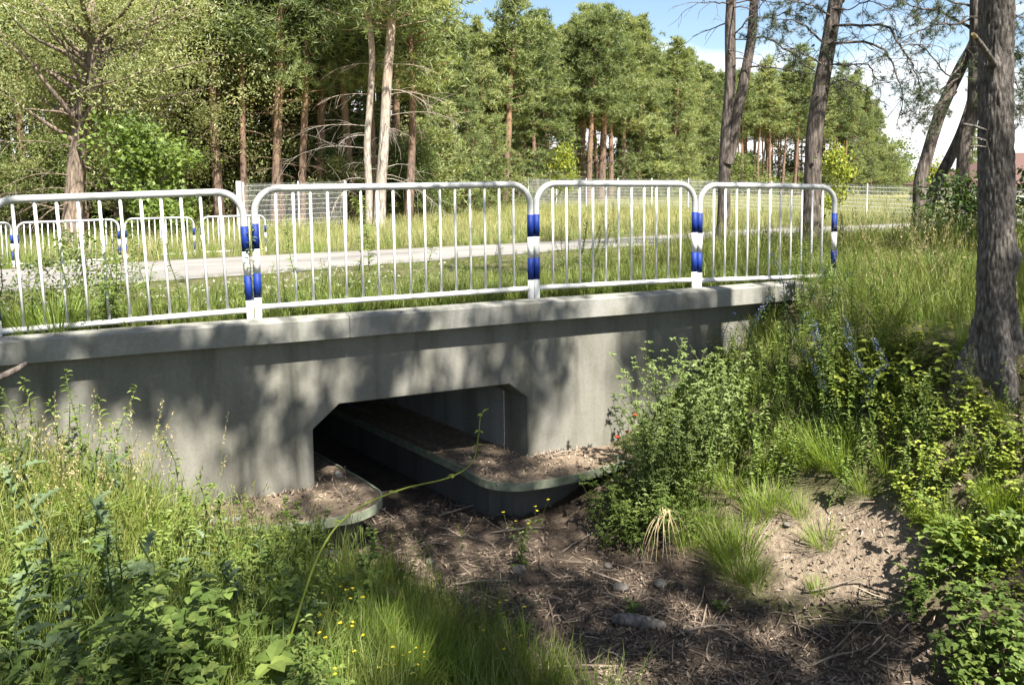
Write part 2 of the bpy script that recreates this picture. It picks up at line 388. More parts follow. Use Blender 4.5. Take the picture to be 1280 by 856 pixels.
def ground_mat():
    m, n, l, b = newmat('soil')
    def att(nm):
        a = n.new('ShaderNodeAttribute'); a.attribute_name = nm; return a
    t1 = noisenode(n, l, 1.3, 8, .65); t2 = noisenode(n, l, 22, 6, .7); t3 = noisenode(n, l, 6, 6, .65)
    base = ramp(n, [(.3, (.055, .06, .025)), (.55, (.10, .095, .045)), (.75, (.17, .14, .075))]); l.new(t3.outputs[0], base.inputs[0])
    sand = ramp(n, [(.25, (.11, .083, .06)), (.5, (.20, .157, .115)), (.75, (.28, .23, .172))]); l.new(t2.outputs[0], sand.inputs[0])
    lit = ramp(n, [(.3, (.032, .025, .019)), (.5, (.095, .072, .053)), (.72, (.20, .155, .115))])
    lm = n.new('ShaderNodeMath'); lm.operation = 'MULTIPLY_ADD'; lm.inputs[1].default_value = .5; l.new(t2.outputs[0], lm.inputs[0])
    lm2 = n.new('ShaderNodeMath'); lm2.operation = 'MULTIPLY'; lm2.inputs[1].default_value = .5; l.new(t1.outputs[0], lm2.inputs[0]); l.new(lm2.outputs[0], lm.inputs[2]); l.new(lm.outputs[0], lit.inputs[0])
    mead = ramp(n, [(.3, (.16, .16, .05)), (.7, (.32, .27, .11))]); l.new(t3.outputs[0], mead.inputs[0])
    cur = base.outputs[0]
    for nm, rp in (('meadow', mead), ('sand', sand), ('litter', lit)):
        a = att(nm); ad_ = n.new('ShaderNodeMath'); ad_.operation = 'ADD'; l.new(a.outputs['Fac'], ad_.inputs[0])
        w = n.new('ShaderNodeMath'); w.operation = 'MULTIPLY_ADD'; w.inputs[1].default_value = .8; w.inputs[2].default_value = -.4; l.new(t1.outputs[0], w.inputs[0]); l.new(w.outputs[0], ad_.inputs[1])
        rr = n.new('ShaderNodeMapRange'); rr.inputs[1].default_value = .35; rr.inputs[2].default_value = .65; l.new(ad_.outputs[0], rr.inputs[0])
        x = n.new('ShaderNodeMix'); x.data_type = 'RGBA'; l.new(rr.outputs[0], x.inputs[0]); l.new(cur, x.inputs[6]); l.new(rp.outputs[0], x.inputs[7]); cur = x.outputs[2]
    l.new(cur, b.inputs['Base Color']); b.inputs['Roughness'].default_value = .95; b.inputs['Specular IOR Level'].default_value = .15
    mm = n.new('ShaderNodeMath'); mm.operation = 'ADD'; l.new(t2.outputs[0], mm.inputs[0]); l.new(t3.outputs[0], mm.inputs[1])
    bump(n, l, mm.outputs[0], .9, .035, b)
    return m
M['ground'] = ground_mat()

# ------------------------------------------------------------------ ground and road
def ticks(lo, hi, d, far):
    c = list(np.arange(lo, hi, d)); st_ = d; x = hi; up = []
    while x < far: up.append(x); st_ *= 1.16; x += st_
    up.append(far); st_ = d; x = lo; dn = []
    while x > -far: st_ *= 1.16; x -= st_; dn.append(x)
    return np.array(dn[::-1]+c+up)
sv = ticks(-5, 9, .09, 900); sv = np.sort(np.concatenate([sv, [2.18, 4.36]]))
ov = ticks(-8, 12, .1, 900)
ov = np.sort(np.concatenate([ov[(np.abs(ov) > .08)], [-.06, .0, .039, .041, .07]]))
S, O = np.meshgrid(sv, ov)
X, Y = xy(S, O)
Z = np.where(O > OSTEP, back_z(S, O), front_z(S, O))
ns = len(sv); mb = MB()
i = np.arange(len(ov)-1)[:, None]*ns; j = np.arange(ns-1)[None]
Q = np.stack([i+j, i+j+1, i+ns+j+1, i+ns+j], -1)
sm = .5*(sv[:-1]+sv[1:])[None]; om = .5*(ov[:-1]+ov[1:])[:, None]
keep = ~((sm > 2.18) & (sm < 4.36) & (om > -.06) & (om < .041))
Vg = np.stack([X, Y, Z], -1).reshape(-1, 3)
mb.add(Vg, Q[keep])
ground = mb.obj('ground', M['ground'], smooth=True); tag(ground, kind='structure')
sf, of = S.ravel(), O.ravel(); xf, yf = X.ravel(), Y.ravel()
a_ = np.maximum(-of, 0); q_ = sf-(3.1+.42*a_)
pu, pv, pd = proj(Vg)
sand_patch = np.exp(-(((pu-1048)/140)**2+((pv-692)/70)**2)**1.2)
inview = (pd > .5)*(of < 0)
sandv = np.clip(sand_patch*1.1*inview + .55*np.exp(-((pu-720)/80)**2-((pv-655)/45)**2)*inview + .35*np.exp(-((pu-1190)/80)**2-((pv-530)/90)**2)*inview, 0, 1)
litv = np.where(of < .04, 1-sstep(np.where(q_ > 0, 1.3, .75), np.where(q_ > 0, 2.5, 1.6), np.abs(q_)), 0)*(1-.95*np.clip(sand_patch*2.5*inview, 0, 1))
mead = np.where(of > 5, sstep(1, 4, of-np.interp(sf, *ROAD_F)), 0)*sstep(-4, 4, sf+.25*of-3)
for nm, arr in (('sand', sandv), ('litter', litv), ('meadow', mead)):
    at = ground.data.attributes.new(nm, 'FLOAT', 'POINT'); at.data.foreach_set('value', arr.astype(np.float32))
mb = MB(); rs = np.unique(np.concatenate([np.arange(-160, -20, 6), np.arange(-20, 30, .8), np.arange(30, 118, 5)])); K = 14
rv = []
for s_ in rs:
    n0, f0 = np.interp(s_, *ROAD_N), np.interp(s_, *ROAD_F)
    e0 = .12*math.sin(s_*2.1)+.07*math.sin(s_*5.3); e1 = .1*math.sin(s_*1.7+1)
    for k in range(K):
        o_ = n0+e0+(f0+e1-n0-e0)*k/(K-1); x_, y_ = xy(s_, o_)
        rv.append((x_, y_, float(back_z(np.array(s_), np.array(o_)))+.012))
i = np.arange(len(rs)-1)[:, None]*K; j = np.arange(K-1)[None]
mb.add(rv, np.stack([i+j, i+K+j, i+K+j+1, i+j+1], -1).reshape(-1, 4)[:, ::-1])
tag(mb.obj('road', M['road'], smooth=True), kind='structure')

# ------------------------------------------------------------------ the wildlife culvert
SK = -.33
cul = empty('culvert_bridge', P3(3.2, 0, -1.95), 'grey concrete culvert bridge with a low chamfered opening through its headwall', 'bridge')
def child(o, parent):
    o.parent = parent; o.matrix_parent_inverse = Matrix.Translation(-parent.location); return o
bm = bmesh.new()
outl = [(-7, -2.4), (2.27, -2.4), (2.27, -.985), (2.5, -.788), (4.09, -.78), (4.275, -.93), (4.28, -2.4), (7.5, -2.4), (7.5, -.175), (-7, -.175)]
fv = [bm.verts.new(P3(s_, -.10, z_)) for s_, z_ in outl]
bv = [bm.verts.new(P3(s_+(SK*.35 if 1 <= k <= 6 else 0), .25, z_)) for k, (s_, z_) in enumerate(outl)]
n_ = len(outl)
ff = [bm.faces.new(fv), bm.faces.new(bv[::-1])]; bm.normal_update()
bmesh.ops.triangulate(bm, faces=ff, ngon_method='EAR_CLIP')
for k in range(n_): bm.faces.new([fv[k], bv[k], bv[(k+1) % n_], fv[(k+1) % n_]][::-1])
bmesh.ops.recalc_face_normals(bm, faces=bm.faces)
me = bpy.data.meshes.new('headwall'); bm.to_mesh(me); me.materials.append(M['concrete'])
o = bpy.data.objects.new('headwall', me); COL.objects.link(o); child(o, cul); bevel(o, .008, 1)
# coping beam: two cast lengths with a hairline joint, bevelled top edge and drip edge
mb = MB()
prof = [(-.24, -.178), (-.24, -.012), (-.228, .0), (-.05, .008), (-.038, .0), (-.038, -.178)]
for s0, s1 in ((-7, 2.583), (2.587, 7.5)):
    ss = np.arange(s0, s1, .5); ss = np.append(ss, s1); V = []
    for s_ in ss:
        for o_, z_ in prof: V.append(P3(s_, o_+.002*math.sin(s_*3.1+z_*9), z_+.0035*math.sin(s_*1.9)))
    n_ = len(prof); i = np.arange(len(ss)-1)[:, None]*n_; j = np.arange(n_)[None]; k = (j+1) % n_
    mb.add(V, [np.stack([i+j, i+k, i+n_+k, i+n_+j], -1).reshape(-1, 4)[:, ::-1], np.arange(n_)[None], (np.arange(n_)+(len(ss)-1)*n_)[::-1][None]])
o = mb.obj('coping', M['coping']); child(o, cul)
# tunnel lining in cast segments
mb = MB(); sec = [(2.27, -2.4), (2.27, -.985), (2.5, -.788), (4.09, -.78), (4.275, -.93), (4.28, -2.4)]
o0 = .25
while o0 < 14:
    o1 = o0+(.62 if o0 < .3 else 1.0); g_ = .018; jt = rng.uniform(-.006, .006)
    V = [P3(s_+SK*(oo+.1)+jt, oo, z_+jt) for oo in (o0, o1-g_) for s_, z_ in sec]
    mb.add(V, np.array([(k, k+1, k+7, k+6) for k in range(5)]))
    o0 = o1
mb.add([P3(s_+SK*(oo+.1)+(.012 if s_ > 3 else -.012), oo, z_+(.012 if z_ > -2 else 0)) for oo in (.26, 14) for s_, z_ in sec], np.array([(k, k+1, k+7, k+6) for k in range(5)]))
mb.add([P3(s_+SK*14, 14, z_) for s_, z_ in sec], np.array([(0, 1, 4, 5), (1, 2, 3, 4)]))  # added end cap, keeps daylight out of the far end
o = mb.obj('tunnel_lining', M['tunnel']); child(o, cul)
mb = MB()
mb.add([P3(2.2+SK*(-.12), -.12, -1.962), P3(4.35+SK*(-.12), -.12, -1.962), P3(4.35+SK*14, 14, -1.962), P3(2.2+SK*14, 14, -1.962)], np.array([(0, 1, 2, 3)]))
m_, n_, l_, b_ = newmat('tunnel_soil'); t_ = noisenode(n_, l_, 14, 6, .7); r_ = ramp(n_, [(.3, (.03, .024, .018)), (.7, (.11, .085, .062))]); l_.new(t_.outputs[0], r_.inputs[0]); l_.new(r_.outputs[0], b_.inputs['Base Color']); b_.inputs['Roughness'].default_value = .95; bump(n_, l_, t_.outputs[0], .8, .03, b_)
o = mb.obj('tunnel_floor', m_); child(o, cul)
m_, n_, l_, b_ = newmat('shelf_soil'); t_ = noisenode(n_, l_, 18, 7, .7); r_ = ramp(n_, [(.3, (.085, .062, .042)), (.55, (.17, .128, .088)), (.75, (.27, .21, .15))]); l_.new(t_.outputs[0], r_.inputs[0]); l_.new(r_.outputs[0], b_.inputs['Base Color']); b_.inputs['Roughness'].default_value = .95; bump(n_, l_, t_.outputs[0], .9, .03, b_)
M['shelfsoil'] = m_
def shelf(outline, closed_back, right):
    """animal shelf: soil tray with an upstanding edge strip on a concrete beam; outline = free edge polyline (s, o)"""
    e = spline(outline, 8)[:, :2] if False else np.array(outline)
    sh = MB(); zt = -1.515
    # slab with thickness under the tray
    poly = list(map(tuple, e))+closed_back
    bm = bmesh.new(); lo_ = [bm.verts.new(P3(s_, o_, zt-.06)) for s_, o_ in poly]; hi_ = [bm.verts.new(P3(s_, o_, zt-.012)) for s_, o_ in poly]
    ff = [bm.faces.new(hi_), bm.faces.new(lo_[::-1])]
    for k in range(len(poly)): bm.faces.new([lo_[k], lo_[(k+1) % len(poly)], hi_[(k+1) % len(poly)], hi_[k]])
    bm.normal_update(); bmesh.ops.triangulate(bm, faces=ff, ngon_method='EAR_CLIP'); bmesh.ops.recalc_face_normals(bm, faces=bm.faces)
    me = bpy.data.meshes.new('shelf'); bm.to_mesh(me); me.materials.append(M['tunnel']); o = bpy.data.objects.new('shelf', me); COL.objects.link(o); child(o, cul)
    # edge strip
    d = np.gradient(e, axis=0); d /= np.linalg.norm(d, axis=1)[:, None]; nn = np.stack([-d[:, 1], d[:, 0]], 1)*(1 if right else -1)
    V = []
    for k in range(len(e)):
        for off, z_ in ((.0, zt-.055), (.018, zt-.055), (.018, zt+.016), (.0, zt+.016)):
            V.append(P3(e[k, 0]-nn[k, 0]*(off-.004), e[k, 1]-nn[k, 1]*(off-.004), z_))
    i = np.arange(len(e)-1)[:, None]*4; j = np.arange(4)[None]; k = (j+1) % 4
    mbb = MB(); mbb.add(V, [np.stack([i+j, i+k, i+4+k, i+4+j], -1).reshape(-1, 4), np.array([(0, 1, 2, 3)]), np.array([(0, 1, 2, 3)])+(len(e)-1)*4])
    r_ = mbb.obj('edge_strip', M['rim'], o); r_.matrix_parent_inverse = o.matrix_world.inverted()
    # soil fill
    cen = np.mean(np.array(poly), 0)
    bm = bmesh.new(); vs = [bm.verts.new(P3(s_, o_, zt+.004)) for s_, o_ in poly]; f = bm.faces.new(vs); bm.normal_update()
    bmesh.ops.triangulate(bm, faces=[f], ngon_method='EAR_CLIP'); bmesh.ops.subdivide_edges(bm, edges=bm.edges, cuts=5, use_grid_fill=True)
    for v in bm.verts: v.co.z += .02*mnoise.noise(v.co*5)+.012*mnoise.noise(v.co*17)-.004
    bmesh.ops.recalc_face_normals(bm, faces=bm.faces)
    me = bpy.data.meshes.new('soil_fill'); bm.to_mesh(me); me.materials.append(M['shelfsoil'])
    for p in me.polygons: p.use_smooth = True
    f_ = bpy.data.objects.new('soil_fill', me); COL.objects.link(f_); f_.parent = o
    return o
def arc(c, r, a0, a1, n=9): return [(c[0]+r*math.cos(R(a)), c[1]+r*math.sin(R(a))) for a in np.linspace(a0, a1, n)]
shR = [(3.56+SK*x, x) for x in np.linspace(13.5, .2, 20)] + [(3.56-SK*.1, -.1), (3.62, -.24)] + arc((4.06, -.3), .42, 190, 262, 8) + [(4.3, -.725), (4.6, -.69), (4.9, -.62), (5.3, -.52)]
shelf(shR, [(5.3, -.104), (4.284, -.104), (4.276+SK*.35, .25), (4.27+SK*13.6, 13.5)], True)
shL = [(2.66+SK*x, x) for x in np.linspace(13.5, .2, 20)] + [(2.66-SK*.1, -.1), (2.745, -.3)] + arc((2.40, -.42), .37, 8, -90, 9) + [(2.2, -.79), (1.9, -.76), (1.5, -.66), (1.1, -.55)]
shelf(shL, [(1.1, -.104), (2.266, -.104), (2.274+SK*.35, .25), (2.28+SK*13.6, 13.5)], False)
# beams carrying the shelves
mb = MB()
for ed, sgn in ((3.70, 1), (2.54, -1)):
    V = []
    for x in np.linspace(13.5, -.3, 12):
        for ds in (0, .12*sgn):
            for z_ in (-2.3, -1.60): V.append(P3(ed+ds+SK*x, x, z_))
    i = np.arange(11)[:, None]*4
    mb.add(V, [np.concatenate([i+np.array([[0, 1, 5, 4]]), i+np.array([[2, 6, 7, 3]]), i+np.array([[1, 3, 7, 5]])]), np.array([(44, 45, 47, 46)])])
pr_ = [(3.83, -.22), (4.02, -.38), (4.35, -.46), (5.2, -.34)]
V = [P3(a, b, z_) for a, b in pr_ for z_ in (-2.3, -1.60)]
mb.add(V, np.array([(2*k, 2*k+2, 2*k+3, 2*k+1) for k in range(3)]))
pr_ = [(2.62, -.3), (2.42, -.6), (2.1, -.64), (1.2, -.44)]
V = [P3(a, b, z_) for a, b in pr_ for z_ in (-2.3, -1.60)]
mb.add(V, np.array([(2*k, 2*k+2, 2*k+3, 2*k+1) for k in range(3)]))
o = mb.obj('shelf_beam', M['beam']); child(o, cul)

# ------------------------------------------------------------------ tubular barriers
def barrier(Wd, nbars, dz, lean, loc, rz, label, group, zb=-.15, seg=16, slope=0, H=1.1):
    e = empty('pedestrian_barrier', loc, label, 'barrier', group, rz)
    def sh(V):
        V = np.array(V, float); f = V[:, 0]/Wd; h = np.clip(V[:, 2]/H, 0, 1)
        V[:, 2] += (dz[0]*(1-f)+dz[1]*f) + slope*V[:, 0]; V[:, 0] -= lean*V[:, 2]; return V
    rc = .2; r = .029; pts = [(r, 0, zb), (r, 0, .5), (r, 0, H-rc)]
    pts += [(r+rc-rc*math.cos(a), 0, H-rc+rc*math.sin(a)) for a in np.linspace(.15, math.pi/2, 8)]
    pts += [(x, 0, H) for x in np.linspace(r+rc+.1, Wd-r-rc-.1, 6)]
    pts += [(Wd-r-rc+rc*math.sin(a), 0, H-rc+rc*math.cos(a)) for a in np.linspace(0, math.pi/2-.15, 8)]
    pts += [(Wd-r, 0, H-rc), (Wd-r, 0, .5), (Wd-r, 0, zb)]
    V, F = tube(pts, r, seg); mb = MB(); mb.add(sh(V), F); fr = mb.obj('frame', M['galv'], e, True)
    for px_ in (r, Wd-r):
        for z0, z1 in ((.60, .81), (.19, .395)):
            V, F = tube([(px_, 0, z0), (px_, 0, z1)], r+.0022, seg); mb = MB(); mb.add(sh(V), F); mb.obj('blue_band', M['blue'], fr, True)
        V, F = tube([(px_, 0, .397), (px_, 0, .598)], r+.0015, seg); mb = MB(); mb.add(sh(V), F); mb.obj('white_band', M['white'], fr, True)
        V, F = tube([(px_, 0, zb), (px_, 0, .188)], r+.0012, seg); mb = MB(); mb.add(sh(V), F); mb.obj('white_foot', M['white'], fr, True)
    V, F = tube([(2*r-.004, 0, .105), (Wd-2*r+.004, 0, .105)], .0235, seg); mb = MB(); mb.add(sh(V), F); mb.obj('bottom_rail', M['white'], e, True)
    for k in range(nbars):
        x = 2*r+(Wd-4*r)*(k+1)/(nbars+1)
        ztop = H if r+rc < x < Wd-r-rc else H-rc+math.sqrt(max(rc*rc-(r+rc-min(x, Wd-x))**2, 0))
        V, F = tube([(x, 0, .105), (x, 0, .6), (x, 0, ztop)], .0115, 8); mb = MB(); mb.add(sh(V), F); mb.obj('bar', M['white'], e, True)
    return e
G1 = 'tubular barriers on the near edge of the bridge'
near = [(-.055, 1.883, 11, (-.069, -.03), .03, 'nearest white tubular barrier, tilted, cut off by the left edge of the photo'),
        (1.834, 2.556, 16, (-.012, -.003), 0, 'longest white tubular barrier above the tunnel opening, with sixteen bars'),
        (4.393, 1.842, 11, (.0, -.025), 0, 'white tubular barrier right of the longest one, both its blue banded posts clear'),
        (6.238, 1.847, 11, (-.035, -.085), 0, 'white tubular barrier with its last post sunk in the tall plants')]
for s0, wd, nb, dz, ln, lb in near:
    barrier(wd, nb, dz, ln, P3(s0, 0, 0), TH, lb, G1)
# across the road
def onback(u, v):
    r = ray(u, v); t = 3.
    while t < 80:
        s_, o_ = so(r[0]*t, t)
        if o_ > .1 and EYE+r[2]*t <= float(back_z(np.array(s_), np.array(o_))): return np.array([r[0]*t, t, EYE+r[2]*t])
        t += .02
fb = [(-60, 18, 339, 334, 11, 'white barrier across the road, cut off by the left edge of the photo'), (22, 152, 334, 327, 16, 'longest white barrier across the road, in front of the willow trunk'),
      (157, 245, 324.5, 319.5, 11, 'white barrier across the road in front of the bright green maple'), (252, 334, 319, 314.5, 11, 'last white barrier across the road, beside the fence corner post')]
for u0, u1, v0, v1, nb, lb in fb:
    a, b = onback(u0, v0), onback(u1, v1); wd = math.hypot(*(b-a)[:2])
    barrier(wd, nb, (-.03, -.03), 0, a, math.atan2(b[1]-a[1], b[0]-a[0]), lb, 'tubular barriers across the road', -.25, 8, (b[2]-a[2])/wd)

# ------------------------------------------------------------------ wire mesh fences
def mesh_fence(pts, label, h, post_every, wire_r, vgap, hgap, tops):
    e = empty('mesh_fence', (*pts[0][:2], pts[0][2]), label, 'fence', 'wire mesh fences round the meadow')
    org = np.array(pts[0])
    P = np.array(pts)-org; seg = np.linalg.norm(np.diff(P[:, :2], axis=0), axis=1); cum = np.concatenate([[0], np.cumsum(seg)])
    def at(d): return np.array([np.interp(d, cum, P[:, k]) for k in range(3)])
    nP = max(1, round(cum[-1]/post_every)); ds = np.linspace(0, cum[-1], nP+1)
    for k, d in enumerate(ds):
        p = at(d); V, F = box((p[0]-.022, p[1]-.022, p[2]-.3), (p[0]+.022, p[1]+.022, p[2]+h+.05)); mb = MB(); mb.add(V, F); mb.obj('post', M['wire'], e)
    for k in range(nP):
        a, b = at(ds[k]), at(ds[k+1]); mb = MB(); a = a+(b-a)*.015; b = b-(b-a)*.015
        nv = max(4, int((ds[k+1]-ds[k])/vgap))
        for q in range(nv+1):
            p = a+(b-a)*q/nv; mb.tube([p+(0, 0, .05), p+(0, 0, h)], wire_r, 3, False)
        for z_ in np.arange(.06, h+.001, hgap): mb.tube([a+(0, 0, z_), b+(0, 0, z_)], wire_r*1.3, 3, False)
        mb.obj('mesh_panel', M['wire'], e)
    return e
p0, p1, p2 = aty(306, 288, 32), aty(372, 287, 32.5), aty(432, 283.5, 34)
def setz(p, z): p = np.array(p); p[2] = z; return p
zA = [aty(306, 229.5, 32)[2]-1.95, aty(372, 228, 32.5)[2]-1.95, aty(432, 226.5, 34)[2]-1.95]
mesh_fence([setz(p0, zA[0]), setz(p1, zA[1]), setz(p2, zA[2])], 'dense grey wire mesh fence left of the pale pine trunks', 1.95, 2.2, .0032, .05, .2, None)
fB = [(432, 226, 34), (436, 225, 62), (560, 223.5, 60), (664, 223.5, 56), (850, 224, 48), (1055, 230, 42), (1200, 233.5, 38.5), (1300, 236.5, 36)]
pts = [setz(aty(u, v, d), aty(u, v, d)[2]-2.0) for u, v, d in fB]
mesh_fence(pts[1:], 'long pale wire mesh fence along the far side of the meadow', 2.0, 2.5, .0085, .075, .2, None)
mesh_fence([pts[0], pts[1]], 'wire mesh fence running back from the fence corner towards the pines', 1.95, 2.5, .005, .06, .2, None)
mb = MB(); p = aty(300.5, 287, 31.5); zt = aty(300.5, 226.5, 31.5)[2]
V, F = box((-.09, -.09, 0), (.09, .09, zt-p[2]+.3)); mb.add(V, F); o = mb.obj('fence_post', M['post']); o.location = (p[0], p[1], p[2]-.3); bevel(o, .015, 1)
tag(o, 'square pale concrete post at the left end of the dense mesh fence', 'post')

# ------------------------------------------------------------------ the house at the far right
def house():
    d = 66.; a = aty(1209, 232.5, d); zE = a[2]; x0 = a[0]; Wd, D = 17., 11.; apx = aty(1322, 190, d+4)
    e = empty('house', (x0, d, zE-2.6), 'low house with a red brown hipped roof, half hidden by the thick pine trunk', 'house')
    mb = MB(); V, F = box((.5, .5, -1), (Wd-.5, D-.5, 2.62)); mb.add(V, F); w = mb.obj('wall', M['render'], e)
    rh = apx[2]-zE; mb = MB()
    V = [(0, 0, 2.5), (Wd, 0, 2.5), (Wd, D, 2.5), (0, D, 2.5), (0, 0, 2.62), (Wd, 0, 2.62), (Wd, D, 2.62), (0, D, 2.62), (D*.62, D/2, 2.6+rh), (Wd-D*.62, D/2, 2.6+rh)]
    mb.add(V, [np.array([(0, 3, 2, 1), (0, 1, 5, 4), (1, 2, 6, 5), (2, 3, 7, 6), (3, 0, 4, 7), (4, 5, 9, 8), (6, 7, 8, 9)]), np.array([(5, 6, 9), (7, 4, 8)])])
    r_ = mb.obj('roof', M['roof'], e)
    for k in range(3):
        x = 2+5*k; mb = MB(); V, F = box((x, .44, .9), (x+1.5, .56, 2.1)); mb.add(V, F); f = mb.obj('window', M['white'], e)
        mb = MB(); V, F = box((x+.1, .42, 1.0), (x+1.4, .5, 2.0)); mb.add(V, F); mb.obj('pane', M['glass'], f)
house()
#__PART2__
# ------------------------------------------------------------------ trees: builders
def rdir(n, up=0.):
    d = rng.normal(size=(n, 3)); d[:, 2] += up; return d/np.linalg.norm(d, axis=1)[:, None]
def needles(mb, P, n, length, width, rnd, up=.5):
    """n thin needle blades round each point of P"""
    k = len(P); d = rdir(k*n, up).reshape(k, n, 3); side = np.cross(d, rdir(k*n).reshape(k, n, 3)); side /= np.linalg.norm(side, axis=2)[..., None]+1e-9
    ln = length*rng.uniform(.6, 1.15, (k, n, 1)); b = P[:, None, :]+d*ln*.05
    V = np.stack([b-side*width*.5, b+side*width*.5, b+d*ln], 2).reshape(-1, 3)
    r = np.clip(np.repeat(rnd, n*3)+rng.normal(0, .08, k*n*3), 0, 1)
    mb.add(V, np.arange(k*n*3).reshape(-1, 3), r)
def leaves(mb, P, length, width, rnd, up=.2, fold=.15):
    """one pointed folded leaf at each point"""
    k = len(P); d = rdir(k, up); side = np.cross(d, rdir(k)); side /= np.linalg.norm(side, axis=1)[:, None]+1e-9; nrm = np.cross(d, side)
    ln = (length*rng.uniform(.6, 1.2, k))[:, None]; w = ln*width/length*.5
    V = np.stack([P, P+d*ln*.45+side*w+nrm*ln*fold, P+d*ln, P+d*ln*.45-side*w+nrm*ln*fold], 1).reshape(-1, 3)
    b = np.arange(k)[:, None]*4
    mb.add(V, np.concatenate([b+np.array([[0, 1, 2]]), b+np.array([[0, 2, 3]])]), np.repeat(np.clip(rnd, 0, 1), 4))
def limb(p0, d, ln, up, n=5, jit=.08):
    pts = [np.array(p0, float)]; d = np.array(d, float)
    for k in range(n):
        d = d+np.array([rng.normal(0, jit), rng.normal(0, jit), up/n+rng.normal(0, jit*.6)]); d /= np.linalg.norm(d); pts.append(pts[-1]+d*ln/n)
    return np.array(pts)
def pine_meshes(seed, H, cb, Rm, nl, pads, tufts, shape=1., nn=8, nl_=.30, nw=.055, dead=10, r0=None, barkmat='bark_pine', bend=.25, needle='pine'):
    global rng
    old = rng; rng = np.random.default_rng(seed)
    tr = MB(); cr_ = MB(); r0 = r0 or .0105*H+.03
    k = 14; zz = np.linspace(0, H, k); bx = bend*np.sin(zz/H*rng.uniform(2, 4)+rng.uniform(0, 6)); by = bend*np.sin(zz/H*rng.uniform(2, 4)+rng.uniform(0, 6)); bx -= bx[0]; by -= by[0]
    tp = np.stack([bx, by, zz-.2], 1); rad = r0*(1-zz/H)**.8+.012; rad[0] *= 1.3
    tr.tube(tp, rad, 9)
    def tat(z): return np.array([np.interp(z, zz, bx), np.interp(z, zz, by), z])
    for q in range(dead):
        z = H*rng.uniform(.12, cb+.12); a = rng.uniform(0, 6.28); ln = rng.uniform(.3, 1.8)
        tr.tube(limb(tat(z), (math.cos(a), math.sin(a), rng.uniform(-.1, .2)), ln, -.3, 4, .12), np.linspace(.018, .006, 5), 4, False)
    P = []; Rn = []
    for q in range(nl):
        rel = (q+rng.random())/nl; z = H*(cb+(1-cb)*rel*.98); a = q*2.4+rng.normal(0, .5)
        pf = (1-rel)**(.62*shape)*(.62+.38*math.sin(min(1, rel*3)*1.57)); ln = Rm*pf*rng.uniform(.6, 1.15)+.25
        pit = -.12+.75*rel+rng.normal(0, .12)
        L_ = limb(tat(z), (math.cos(a)*math.cos(pit), math.sin(a)*math.cos(pit), math.sin(pit)), ln, .35, 5, .1)
        tr.tube(L_, np.linspace(.014+.011*ln, .007, len(L_)), 4, False)
        npd = max(1, int(pads*(.4+.6*ln/Rm)))
        lr = rng.uniform(.15, .85)
        for w in range(npd):
            f = .32+.68*(w+rng.random())/npd; c = np.array([np.interp(f*5, np.arange(6), L_[:, m]) for m in range(3)])
            sp = .12+.2*ln
            c = c+rng.normal(0, 1, 3)*np.array([sp, sp, sp*.4])*.5
            m = max(3, int(tufts*rng.uniform(.6, 1.3)))
            P.append(c+rng.normal(0, 1, (m, 3))*np.array([.34, .34, .16])*(.28+.62*min(1, 1.25*ln/max(Rm, .1)))); Rn.append(np.full(m, np.clip(lr+rng.normal(0, .14), 0, 1)))
    P = np.concatenate(P); Rn = np.concatenate(Rn)
    needles(cr_, P, nn, nl_, nw, Rn, .45)
    rng = old
    return tr.mesh('trunk', M[barkmat], True), cr_.mesh('crown', M[needle])
def broad_meshes(seed, H, R0, zc, n_limbs, clusters, per, llen, lwid, lm, bm_='bark_wil', r0=.16, lean=(0, 0), spread=.5, stems=1, up=.1, squash=.8):
    global rng
    old = rng; rng = np.random.default_rng(seed)
    tr = MB(); cr_ = MB(); P = []; Rn = []
    for st in range(stems):
        a0 = rng.uniform(0, 6.28); k = 8; zz = np.linspace(0, H*.86, k); ln_ = np.array(lean) if stems == 1 else np.array([math.cos(a0), math.sin(a0)])*R0*.35
        tp = np.stack([ln_[0]*(zz/H)+.12*np.sin(zz*.8+a0), ln_[1]*(zz/H)+.12*np.sin(zz*.7+a0*2), zz-.15], 1); tp[0, :2] = rng.normal(0, .1*(stems > 1), 2)
        tr.tube(tp, r0*(1-zz/H)**.9/(stems**.5), 9)
        for q in range(max(2, n_limbs//stems)):
            f = rng.uniform(max(zc-R0*squash, .15*H)/H*.8, .85); c0 = np.array([np.interp(f*H, zz, tp[:, m]) for m in range(3)])
            a = q*2.4+rng.normal(0, .4); ln = R0*rng.uniform(.55, 1.05)*(1-.45*max(0, f-.5)*2)
            L_ = limb(c0, (math.cos(a), math.sin(a), rng.uniform(.05, .7)), ln, up, 6, .14)
            tr.tube(L_, np.linspace(.3*r0/(stems**.5)+min(.012, .008*R0), min(.008, .005*R0), len(L_)), 5, False)
            for w in range(clusters):
                g = rng.uniform(.25, 1.0)*6; c = np.array([np.interp(g, np.arange(7), L_[:, m]) for m in range(3)])+rng.normal(0, 1, 3)*spread*R0*.22*np.array([1, 1, .7])
                m = int(per*rng.uniform(.5, 1.4)); P.append(c+rng.normal(0, 1, (m, 3))*spread*np.array([.42, .42, .26])); Rn.append(np.full(m, rng.uniform(.1, .9)))
    P = np.concatenate(P); Rn = np.concatenate(Rn)+rng.normal(0, .1, len(P))
    leaves(cr_, P, llen, lwid, Rn, .1)
    rng = old
    return tr.mesh('trunk', M[bm_], True), cr_.mesh('crown', M[lm])
def plant_tree(name, meshes, loc, label, cat, group=None, rz=0, sc=(1, 1, 1)):
    e = empty(name, loc, label, cat, group, rz); e.scale = sc
    for nm, me in zip(('trunk', 'crown'), meshes):
        c = bpy.data.objects.new(nm, me); COL.objects.link(c); c.parent = e
    return e
